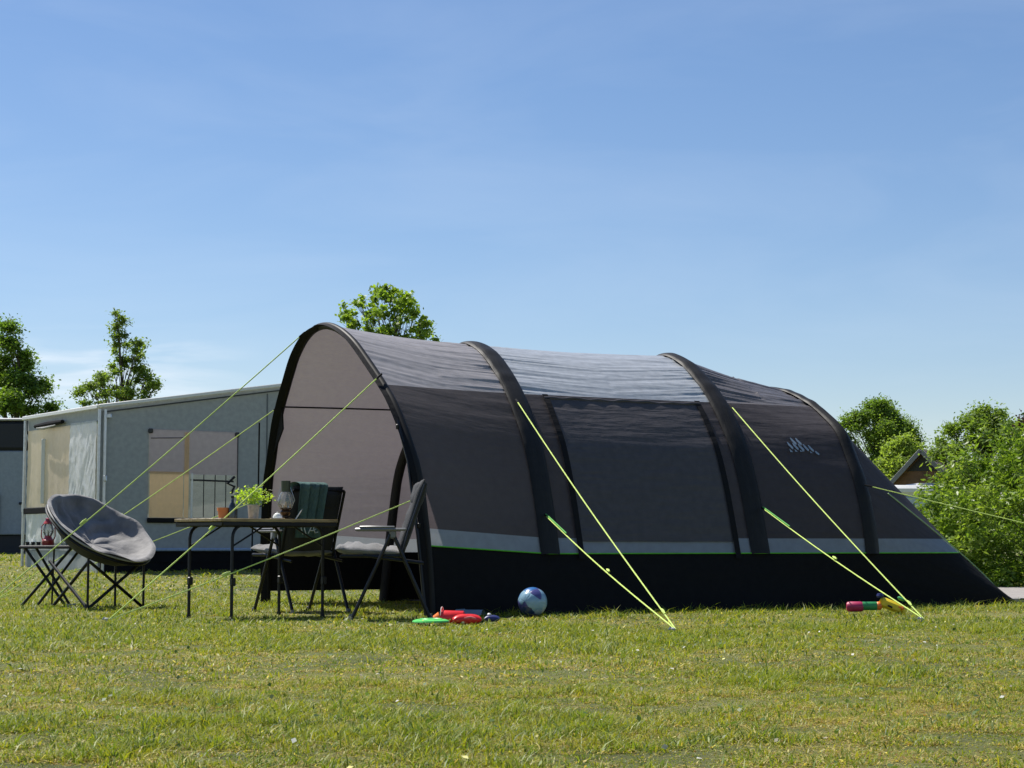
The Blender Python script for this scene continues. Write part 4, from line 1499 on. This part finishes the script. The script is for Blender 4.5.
V, Fq, C = leaves(pts_, .019, pick(560, [(.42, .55, .05), (.52, .64, .09), (.28, .44, .05)], rng), .8, .8, rng)
mass('foliage', V, Fq, C, LEAFM, o)
mb = MB()
for k in range(34):
    c = Vector(tips[k]) * 1.04 + Vector(rng.normal(0, .008, 3)) + Vector((0, 0, .018))
    for q in range(5):
        a = 2 * PI * q / 5
        d1 = Vector((math.cos(a), math.sin(a), .3)); d2 = Vector((-math.sin(a), math.cos(a), 0))
        mb.add([c, c + d1 * .007 + d2 * .004, c + d1 * .013, c + d1 * .007 - d2 * .004], [(0, 1, 2, 3)])
mb.build('flower', mat('white_petal', (.85, .85, .8), .6), o, smooth=False)
# glass storm lamp with dark cap on the table
v = on_table(286, .02)
BRONZE = mat('dark_bronze', (.06, .035, .02), .35, metal=.6)
OLIVE = mat('olive_cap', (.06, .07, .045), .5, metal=.3)
s_ = 1
o = thing('storm_lamp', 'glass storm lamp with olive cap and bronze base on the camping table', 'lamp', v)
MB().lathe([(0, 0), (.055, 0), (.058, .008), (.03, .02), (.026, .03), (.038, .045), (.04, .06), (.03, .075), (.042, .08), (.042, .09), (0, .09)], n=28).build('base', BRONZE, o)
MB().lathe([(.040, .09), (.060, .115), (.064, .145), (.050, .19), (.036, .21), (.032, .22)], n=28).build('glass', GLASS, o)
MB().lathe([(.0, .09), (.007, .09), (.012, .105), (.008, .13), (.0, .14)], n=14).build('burner', mat('brass_burner', (.5, .33, .2), .35, metal=.6), o)
MB().lathe([(.028, .215), (.034, .215), (.037, .30), (.034, .30), (.026, .222)], n=24).build('cap', OLIVE, o)
mb = MB()
for sg in (-1, 1):
    mb.tube([(sg * .045, 0, .085), (sg * .070, 0, .15), (sg * .036, 0, .25)], .0025, 6)
mb.build('side_wire', STEEL, o)
# white bowl with spoon
v = on_table(278, -.10)
o = thing('white_sugar_bowl', 'small white lidded china bowl beside the storm lamp', 'bowl', v)
CHINA = mat('white_china', (.8, .8, .78), .15, var=.03)
MB().lathe([(0, 0), (.04, 0), (.056, .006), (.058, .010), (.035, .010), (.036, .02), (.03, .03), (.03, .028), (0, .02)], n=28).build('saucer', CHINA, o)
MB().lathe([(0, .012), (.022, .012), (.030, .026), (.028, .036), (.016, .046), (.005, .05), (.006, .056), (0, .058)], n=24).build('bowl', CHINA, o)
v = on_table(296, -.08)
o = thing('white_pen', 'white pen standing tilted on the camping table before the green blanket', 'pen', v)
MB().tube([(0, 0, 0), (.045, 0, .07)], [.005, .004], 8).build('barrel', CHINA, o)
MB().tube([(.045, 0, .07), (.052, 0, .081)], [.0035, .0015], 8).build('tip', STEEL, o)


# ------------------------------------------------------------------ recliner chairs
CUSH = mat('charcoal_cushion', (.038, .039, .043), .8, var=.2, scale=9, bump=.4, bscale=240)
CUSHG = mat('grey_cushion', (.19, .185, .18), .85, var=.25, scale=9, bump=.6, bscale=200, sheen=.3)


def chair(label, loc, rz, group='reclining camping chairs under the porch'):
    """faces local -X"""
    c = thing('reclining_chair', label, 'chair', loc, rz, group)
    c.scale = (1, 1, 1.045)
    for s in (-1, 1):
        y = s * .27
        MB().tube([(-.29, y, 0), (-.27, y, .035), (.0, y, .60)], .0135, 10).build('leg', CHARFRAME, c)
        MB().tube([(.30, y, 0), (.28, y, .035), (.015, y, .61)], .0135, 10).build('leg', CHARFRAME, c)
        mb = MB(); mb.box((-.075, y * 1.03, .635), (.38, .052, .022), bevel=.010)
        mb.box((-.10, y * 1.03, .652), (.26, .044, .014), bevel=.006)
        mb.build('armrest', GREYPLASTIC, c)
        mb = MB()
        mb.tube([(-.20, y * .92, .455), (.24, y * .92, .40)], .011, 8)
        mb.tube([(-.36, y * .90, .45), (.10, y * .90, .45)], .012, 8)
        mb.build('seat_frame', CHARFRAME, c)
        MB().tube([(.08, y * .94, .44), (.125, y * .94, .60), (.25, y * .94, .95)], .012, 8).build('back_frame', CHARFRAME, c)
        mb = MB(); mb.box((.015, y * 1.0, .60), (.05, .03, .06), bevel=.01); mb.build('hinge', GREYPLASTIC, c)
        mb = MB(); mb.tube([(.30, y, .005), (.297, y, .03)], .02, 8); mb.tube([(-.29, y, .005), (-.286, y, .03)], .02, 8)
        mb.build('foot_cap', GREYPLASTIC, c)
    mb = MB()
    mb.tube([(-.36, -.245, .45), (-.36, .245, .45)], .012, 8)
    mb.tube([(.25, -.25, .95), (.25, .25, .95)], .012, 8)
    mb.build('stretcher', CHARFRAME, c)
    mb = MB()
    pad(mb, (-.15, 0, .485), (1, 0, -.06), (0, 1, 0), (.06, 0, 1), .50, .49, .075, 24, 18, puff=.05, seed=4)
    mb.build('seat_cushion', CUSHG, c, angle=80)
    mb = MB()
    pad(mb, (.155, 0, .725), (.34, 0, 1), (0, 1, 0), (-1, 0, .34), .55, .49, .075, 30, 18, puff=.02, seed=6)
    mb.build('backrest', CUSH, c, angle=80)
    mb = MB()
    pad(mb, (.205, 0, .885), (.34, 0, 1), (0, 1, 0), (-1, 0, .34), .17, .44, .10, 14, 14, puff=.015, seed=8)
    mb.build('headrest', CUSH, c, angle=80)
    return c


chair('charcoal reclining chair in side view beside the near porch pole', (-.90, 13.55, 0), R(4))
ch = chair('charcoal reclining chair turned to the table with a green blanket over its back', (-1.74, 15.1, 0), R(-50))
Mch = Matrix.Translation((-1.74, 15.1, 0)) @ Matrix.Rotation(R(-50), 4, 'Z')
# blanket draped over the backrest
nu, nv = 60, 40
P = np.zeros((nu, nv, 3)); UVc = np.zeros((nu, nv, 2))
for i, k in enumerate(np.linspace(0, 1, nu)):
    for j, q in enumerate(np.linspace(0, 1, nv)):
        yy = -.25 + q * .27
        fold = .009 * math.sin(q * 19 + 2 * k) + .004 * math.sin(q * 37 + 1)
        s = k * 1.04
        # path: front bottom -> over the top -> down the rear
        if s < .50:
            z = .52 + s; x = .09 + (z - .52) * .38 - .075
            nx = -1
        elif s < .62:
            a = (s - .50) / .12 * PI
            x = .27 - .065 * math.cos(a) + .0; z = 1.03 + .03 * math.sin(a); nx = -math.cos(a)
        else:
            z = 1.03 - (s - .62); nx = 1
            x = .338 - (1.03 - z) * .22
        yy += .02 * math.sin(k * 5) * (q - .5)
        p_ = Mch @ Vector((x + nx * (fold + .006), yy, z + (.01 * math.sin(q * 17) if s > 1.2 else 0)))
        P[i, j] = p_; UVc[i, j] = (q * .4, s)
BLK = fabric('blanket_wool', (.10, .165, .155), (.01, .03, .03), .05, rough=.95, bump=.5, spec=.1, uvscale=(14, 14))
o = build_uv('blanket', P, UVc, BLK)
tag(o, 'dark green blanket hanging over the back of the chair behind the table', 'blanket')
# white brush strokes printed low on the blanket
mb = MB()


def bl(q, s, d=.026):
    i = ((s - 1.02) * .6 + .97) / 1.04 * (nu - 1); j = q * (nv - 1)
    i0, j0 = int(min(i, nu - 2)), int(min(max(j, 0), nv - 2))
    a = P[i0, j0] * (1 - (i - i0)) + P[i0 + 1, j0] * (i - i0)
    nrm = Mch.to_3x3() @ Vector((1, 0, .2))
    return Vector(a.tolist()) + nrm * d


for stroke in ([(.28, 1.10), (.20, 1.02), (.13, .94)], [(.36, 1.10), (.30, 1.02), (.26, .95)], [(.50, 1.09), (.57, .99), (.63, .96), (.66, 1.03), (.72, 1.08), (.86, 1.07)], [(.53, 1.05), (.66, 1.05), (.78, 1.03)]):
    mb.tube([bl(*s) for s in stroke], .0045, 5)
mb.build('brush_stroke_print', mat('white_print', (.7, .72, .7), .8), o)

# ------------------------------------------------------------------ moon chair
mc = thing('moon_chair', 'round padded grey moon chair on crossed black tube legs, left of the table', 'chair', (-3.60, 15.9, 0))
nrm = Vector((.50, -.28, .82)).normalized()
ctr = wp(101.5, 528.5, 15.9) - Vector((-3.60, 15.9, 0))
e1 = Vector((-.89, 0, .47)); e1 = (e1 - nrm * e1.dot(nrm)).normalized(); e2 = nrm.cross(e1)
VELV, t, p = new_mat('grey_velvet')
p.inputs['Roughness'].default_value = .75; p.inputs['Sheen Weight'].default_value = .3
no = t.nodes.new; ln = t.links.new
tcn = no('ShaderNodeTexCoord'); nn1 = no('ShaderNodeTexNoise'); nn1.inputs['Scale'].default_value = 7; nn1.inputs['Detail'].default_value = 6
ln(tcn.outputs['Object'], nn1.inputs[0])
cr = no('ShaderNodeValToRGB'); cr.color_ramp.elements[0].position = .35; cr.color_ramp.elements[1].position = .65
cr.color_ramp.elements[0].color = (.13, .128, .128, 1); cr.color_ramp.elements[1].color = (.23, .222, .218, 1)
ln(nn1.outputs[0], cr.inputs[0]); ln(cr.outputs[0], p.inputs['Base Color'])
bb = no('ShaderNodeBump'); bb.inputs['Strength'].default_value = .7; bb.inputs['Distance'].default_value = .03
ln(nn1.outputs[0], bb.inputs['Height']); ln(bb.outputs[0], p.inputs['Normal'])
Rm = .495
nr, na = 30, 96
for sgn, nm, mm in ((1, 'seat_pad', VELV), (-1, 'seat_back', mat('dark_back_cloth', (.03, .032, .036), .8))):
    P = np.zeros((nr, na, 3))
    for i, r in enumerate(np.linspace(0.0, 1, nr)):
        for j in range(na):
            a = 2 * PI * j / na
            depth = (.165 if sgn > 0 else .165) * (1 - r ** 2.4)
            roll = .045 * math.exp(-((r - .93) / .07) ** 2)
            puff = .022 * (abs(math.cos(a * 4 + .6)) ** .6) * (1 - r * .5) * min(1, r * 4) + .04 * min(1, r * 3) * (.5 - abs(float(vnoise(r * 4 + a * 1.2, 3 * math.sin(a) + 2, 8)) - .5) * 4) * r * (1 - r ** 6) + .045 * min(1, r * 3) * (float(vnoise(r * 5 + 3 * math.cos(a), 3 * math.sin(a) + 9, 5)) - .5)
            off = -depth + (roll + puff * .7 if sgn > 0 else -.075 * (1 - r ** 4))
            rr_ = Rm * r * (1 + .012 * math.sin(a * 5)) * (1.035 if sgn > 0 else .99)
            P[i, j] = ctr + (e1 * math.cos(a) + e2 * math.sin(a)) * rr_ + nrm * off
    MB().grid(P, flip=(sgn < 0), wrap=True).build(nm, mm, mc, angle=80)
pts_ = [ctr + (e1 * math.cos(a) + e2 * math.sin(a)) * Rm * (1 + .012 * math.sin(a * 5)) for a in np.linspace(0, 2 * PI, 73)]
MB().tube(pts_, .009, 8, cap=False).build('rim_piping', mat('pale_grey_piping', (.30, .30, .30), .6), mc)
MB().tube([p_ - nrm * .03 for p_ in pts_], .012, 8, cap=False).build('rim_tube', BLACKMETAL, mc)
sqc = [Vector((-.42, .07, 0)), Vector((.0, -.36, 0)), Vector((.40, .0, 0)), Vector((.07, .39, 0))]
hb = .41
for i in range(4):
    a, b_ = sqc[i], sqc[(i + 1) % 4]
    up_ = Vector((0, 0, hb))
    if i > 1:
        b2 = b_
        if i == 2: MB().tube([b_, b_ + up_], .011, 8).build('upright', BLACKMETAL, mc)
        continue
    mb = MB(); mb.tube([a * .97 + Vector((0, 0, .01)), b_ * .97 + up_], .014, 8); mb.build('leg', BLACKMETAL, mc)
    mb = MB(); mb.tube([b_ * 1.0 + Vector((0, 0, .01)), a * 1.0 + up_ + (b_ - a).normalized().cross(Vector((0, 0, 1))) * .02], .014, 8); mb.build('leg', BLACKMETAL, mc)
    mb = MB(); mb.tube([b_ + Vector((0, 0, .0)), b_ + Vector((0, 0, hb + .03))], .011, 8)
    if i == 3: continue
    mb.build('upright', BLACKMETAL, mc)
    q_ = ctr + ((b_ + Vector((0, 0, hb)) - ctr) - nrm * (b_ + Vector((0, 0, hb)) - ctr).dot(nrm)).normalized() * Rm * .93
mb = MB(); mb.tube([sqc[0] + Vector((.14, -.12, .012)), sqc[1] + Vector((0, 0, .012))], .012, 8)
mb.build('foot_bar', BLACKMETAL, mc)

# ------------------------------------------------------------------ small folding side table
sx0 = wp(61, 545, 16.4)
st = thing('side_table', 'small black folding side table beside the moon chair', 'side table', (sx0.x, 16.4, 0), R(0)); st.scale = (1.1, 1.1, 1.0)
MB().box((0, 0, .538), (.58, .38, .018), bevel=.006).build('tabletop', mat('black_net_top', (.02, .02, .022), .5, bump=.5, bscale=300), st)
mb = MB()
for s in (-1, 1):
    mb.tube([(-.29, s * .19, .527), (.29, s * .19, .527)], .010, 8)
    mb.tube([(s * .285, -.19, .527), (s * .285, .19, .527)], .010, 8)
mb.build('table_frame', BLACKMETAL, st)
for s in (-1, 1):
    MB().tube([(-.25, s * .17, .53), (.09 - (.05 if s > 0 else 0), s * .17, .01)], .012, 8).build('leg', BLACKMETAL, st)
    MB().tube([(.09, s * .16, .01), (.0, s * .16, .14)], .012, 8) if False else MB().tube([(.13, s * .16, .53), (-.27 + (.05 if s > 0 else 0), s * .16, .01)], .012, 8).build('leg', BLACKMETAL, st)
MB().tube([(-.10, .18, .53), (-.11, .18, .0)], .008, 8).build('leg', BLACKMETAL, st)
MB().tube([(.085, -.17, .015), (.085, .17, .015)], .010, 8).build('foot_bar', BLACKMETAL, st)
# red storm lantern
v = wp(48, 544, 16.35); v.z = .5475
RED = mat('red_enamel', (.42, .035, .03), .35, coat=.4)
o = thing('red_lantern', 'red storm lantern with glass chimney and wire handle on the side table', 'lantern', v)
MB().lathe([(0, 0), (.052, 0), (.056, .01), (.054, .045), (.036, .062), (.03, .085), (0, .085)], n=28).build('tank', RED, o)
MB().lathe([(.030, .085), (.046, .115), (.048, .14), (.036, .18), (.030, .19)], n=28).build('glass', GLASS, o)
MB().lathe([(.032, .19), (.046, .192), (.040, .205), (.028, .22), (.026, .235), (.032, .238), (0, .246)], n=24).build('chimney_cap', RED, o)
for s in (-1, 1):
    MB().tube([(s * .045, 0, .04), (s * .062, 0, .08), (s * .060, 0, .17), (s * .034, 0, .20)], .005, 8).build('side_tube', RED, o)
MB().tube([(.062 * math.cos(q) , -.03 * math.sin(q) - .01, .17 - .055 * math.sin(q)) for q in np.linspace(0, PI, 12)], .002, 6).build('wire_handle', STEEL, o)
MB().tube([(0, 0, .085), (0, 0, .13)], [.008, .004], 8).build('wick', BRONZE, o)
for k, px in enumerate((27.5, 33, 38.5)):
    v = wp(px, 544, 16.3); v.z = .5475
    lab = ('leftmost small dark cup on the side table', 'middle of the three small dark cups on the side table', 'small dark cup on the side table nearest the red lantern')[k]
    o = thing('tealight_cup', lab, 'cup', v, 0, 'small dark cups on the side table')
    MB().lathe([(0, 0), (.014, 0), (.019, .03), (.017, .03), (.013, .006), (0, .006)], n=18).build('cup', mat('cup_dark', (.03, .03, .035), .2), o)
    MB().lathe([(0, .01), (.013, .01), (.013, .02), (0, .022)], n=14).build('candle', mat('candle_wax', (.6, .58, .52), .5), o)
for k, (px, hh) in enumerate(((64, .085), (69.5, .10))):
    v = wp(px, 544, 16.3); v.z = .5475
    o = thing('drinking_glass', ('short clear glass on the side table, nearer the lantern', 'taller clear glass on the side table, by the moon chair rim')[k], 'glass', v, 0, 'drinking glasses on the side table')
    MB().lathe([(0, 0), (.024, 0), (.030, hh), (.028, hh), (.023, .01), (0, .01)], n=24).build('tumbler', GLASS, o)

# ------------------------------------------------------------------ football
v = wp(532.5, 607, 13.98); v.z = .118
BALL, t, p = new_mat('ball_panels')
no = t.nodes.new; ln = t.links.new
tcn = no('ShaderNodeTexCoord')
vo = no('ShaderNodeTexVoronoi'); vo.inputs['Scale'].default_value = 13.0; vo.inputs['Randomness'].default_value = .45
ln(tcn.outputs['Object'], vo.inputs[0])
bwn = no('ShaderNodeSeparateColor'); ln(vo.outputs['Color'], bwn.inputs[0])
cr = no('ShaderNodeValToRGB'); cr.color_ramp.interpolation = 'CONSTANT'
ee = cr.color_ramp.elements
ee[0].position = 0; ee[0].color = (.24, .40, .52, 1)  # panel colours darkened to stand in for shade beside the tent
ee[1].position = .45; ee[1].color = (.03, .14, .38, 1)
for ps, c_ in ((.62, (.07, .07, .22, 1)), (.75, (.02, .04, .12, 1)), (.84, (.34, .42, .50, 1))):
    k = ee.new(ps); k.color = c_
ln(bwn.outputs[0], cr.inputs[0]); ln(cr.outputs[0], p.inputs['Base Color'])
p.inputs['Roughness'].default_value = .3; p.inputs['Coat Weight'].default_value = .3
b = no('ShaderNodeBump'); b.inputs['Strength'].default_value = .5; b.inputs['Distance'].default_value = .004
vo2 = no('ShaderNodeTexVoronoi'); vo2.feature = 'DISTANCE_TO_EDGE'; vo2.inputs['Scale'].default_value = 13.0; vo2.inputs['Randomness'].default_value = .45
ln(tcn.outputs['Object'], vo2.inputs[0]); mr = no('ShaderNodeMapRange'); mr.inputs[2].default_value = .06
ln(vo2.outputs[0], mr.inputs[0]); ln(mr.outputs[0], b.inputs['Height']); ln(b.outputs[0], p.inputs['Normal'])
mb = MB().lathe([(.112 * math.sin(q), -.112 * math.cos(q)) for q in np.linspace(0, PI, 32)], n=48)
o = mb.build('football', BALL); o.location = v; o.rotation_euler = (.4, .3, .8)
tag(o, 'blue, purple and white football on the grass against the black tent skirt', 'ball')

# ------------------------------------------------------------------ toys
TRED = mat('toy_red', (.75, .03, .03), .3); TORG = mat('toy_orange', (.85, .20, .03), .35)
TGRN = mat('toy_green', (.12, .62, .14), .35); TPNK = mat('toy_pink', (.40, .025, .09), .45)
TYEL = mat('toy_yellow', (.72, .52, .02), .35); TBLU = mat('toy_blue', (.02, .03, .14), .4)
TGB = mat('toy_grey_blue', (.10, .17, .22), .4); TDG = mat('toy_dark_green', (.03, .26, .08), .45)
v = wp(456, 619, 12.9); v.z = .03
o = thing('toy_bucket', 'red plastic sand bucket lying on its side by the porch pole', 'bucket', (v.x, v.y, .045), R(-10))
ry = Matrix.Rotation(R(94), 3, 'Y')
MB().lathe([(0, .0), (.040, .0), (.044, .004), (.058, .15), (.062, .152), (.062, .162), (.056, .162), (.040, .01), (0, .01)], (.06, 0, .0), 28, rot=ry.transposed()).build('bucket', TRED, o)
MB().tube([(-.10, .055 * math.cos(q), .0 + .07 * math.sin(q)) for q in np.linspace(0, PI, 12)], .004, 6).build('handle', mat('toy_white', (.7, .5, .45), .4), o)
v2 = wp(467, 620, 12.75)
o = thing('toy_mould', 'low red rounded sand mould in front of the red bucket', 'toy', (v2.x, 12.75, 0), R(6))
mb = MB(); pad(mb, (0, 0, .035), (1, 0, 0), (0, 1, 0), (0, 0, 1), .20, .11, .075, 16, 12, round_p=3); mb.build('body', TRED, o, angle=80)
mb = MB(); mb.tube([(-.10, -.03, .03), (.02, -.056, .052), (.09, -.04, .03)], .008, 8); mb.build('rim', mat('toy_pale_red', (.8, .2, .18), .3), o)
v3 = wp(431, 622, 12.6)
o = thing('green_disc', 'flat bright green plastic flying disc lying in the grass', 'toy', (v3.x, 12.6, 0.028))
MB().lathe([(0, .016), (.10, .014), (.125, .006), (.13, -.004), (.124, -.006), (.10, .004), (0, .006)], n=36).build('disc', TGRN, o)
MB().lathe([(.07, .0165), (.075, .020), (.08, .0165)], n=36).build('ring', TGRN, o)
v4 = wp(434, 618, 12.9)
o = thing('orange_toy_cup', 'small orange plastic cup between the green disc and pole', 'toy', (v4.x, 12.9, 0.03))
MB().lathe([(0, .0), (.024, 0), (.036, .04), (.038, .045), (.032, .042), (.02, .006), (0, .006)], n=20, rot=Matrix.Rotation(R(70), 3, 'Y')).build('cup', TORG, o)
MB().tube([(.0, -.036, .0), (.02, -.05, .0), (.035, -.034, .0)], .004, 6).build('handle', TORG, o)
v5 = wp(474, 620, 13.1)
o = thing('grey_blue_scoop', 'grey blue plastic scoop behind the red toys', 'toy', (v5.x, 13.1, .04), R(-20))
P = np.zeros((14, 10, 3))
for i, a in enumerate(np.linspace(-1.3, 1.3, 14)):
    for j, k in enumerate(np.linspace(-.06, .06, 10)):
        P[i, j] = (k * 1.2, .05 * math.sin(a), .05 * math.cos(a) - .0)
MB().grid(P).build('blade', TGB, o)
MB().tube([(-.07, 0, .045), (-.14, 0, .04)], .010, 8).build('handle', TGB, o)
v6 = wp(492, 624, 12.9)
o = thing('navy_toy_boat', 'tiny navy blue plastic boat in the grass between bucket and football', 'toy', (v6.x, 12.9, 0.0))
mb = MB(); pad(mb, (0, 0, .035), (1, 0, 0), (0, 1, 0), (0, 0, 1), .11, .06, .05, 14, 10, round_p=2.2); mb.build('hull', TBLU, o, angle=80)
MB().box((-.02, 0, .06), (.03, .03, .025), bevel=.008).build('cabin', mat('toy_grey', (.5, .52, .55), .4), o)

# toy water gun
v = wp(873, 605, 14.5)
g_ = thing('toy_water_gun', 'pink, green and yellow toy water gun lying at the tent edge', 'toy gun', (v.x, 14.5, .075), R(-5)); g_.scale = (1.12, 1.12, 1.12)
rx = Matrix.Rotation(R(90), 3, 'Y')
MB().lathe([(0, 0), (.026, 0), (.036, .012), (.036, .10), (.030, .115), (0, .115)], (-.185, 0, -.01), 22, rot=rx).build('tank', TPNK, g_)
MB().lathe([(.030, 0), (.030, .10), (.026, .105), (0, .105)], (-.075, 0, -.005), 22, rot=rx).build('barrel', TDG, g_)
MB().lathe([(0, 0), (.022, 0), (.030, .01), (.030, .03), (.022, .04), (0, .04)], (.02, 0, -.004), 22, rot=rx).build('collar', TORG, g_)
rb = Matrix.Rotation(R(22), 3, 'Y')
mb = MB(); mb.box((.125, 0, .0), (.17, .055, .072), rot=rb, bevel=.018); mb.box((.085, 0, .02), (.08, .045, .05), bevel=.015)
mb.tube([(.18, 0, -.01), (.215, 0, -.035), (.205, 0, -.065)], [.02, .022, .018], 10)
mb.build('body', TYEL, g_)
MB().lathe([(0, 0), (.02, .0), (.026, .012), (.02, .028), (0, .03)], (.05, 0, .055), 18).build('filler_cap', TBLU, g_)
MB().tube([(.10, -.03, .0), (.13, -.032, -.015)], .006, 8).build('trigger', BLACKMETAL, g_)
mb = MB(); mb.box((.19, 0, -.015), (.05, .058, .03), rot=rb, bevel=.01); mb.build('grip_pad', TORG, g_)
mb = MB(); mb.box((.20, 0.01, .045), (.06, .03, .025), rot=rb, bevel=.01); mb.build('trim', TDG, g_)
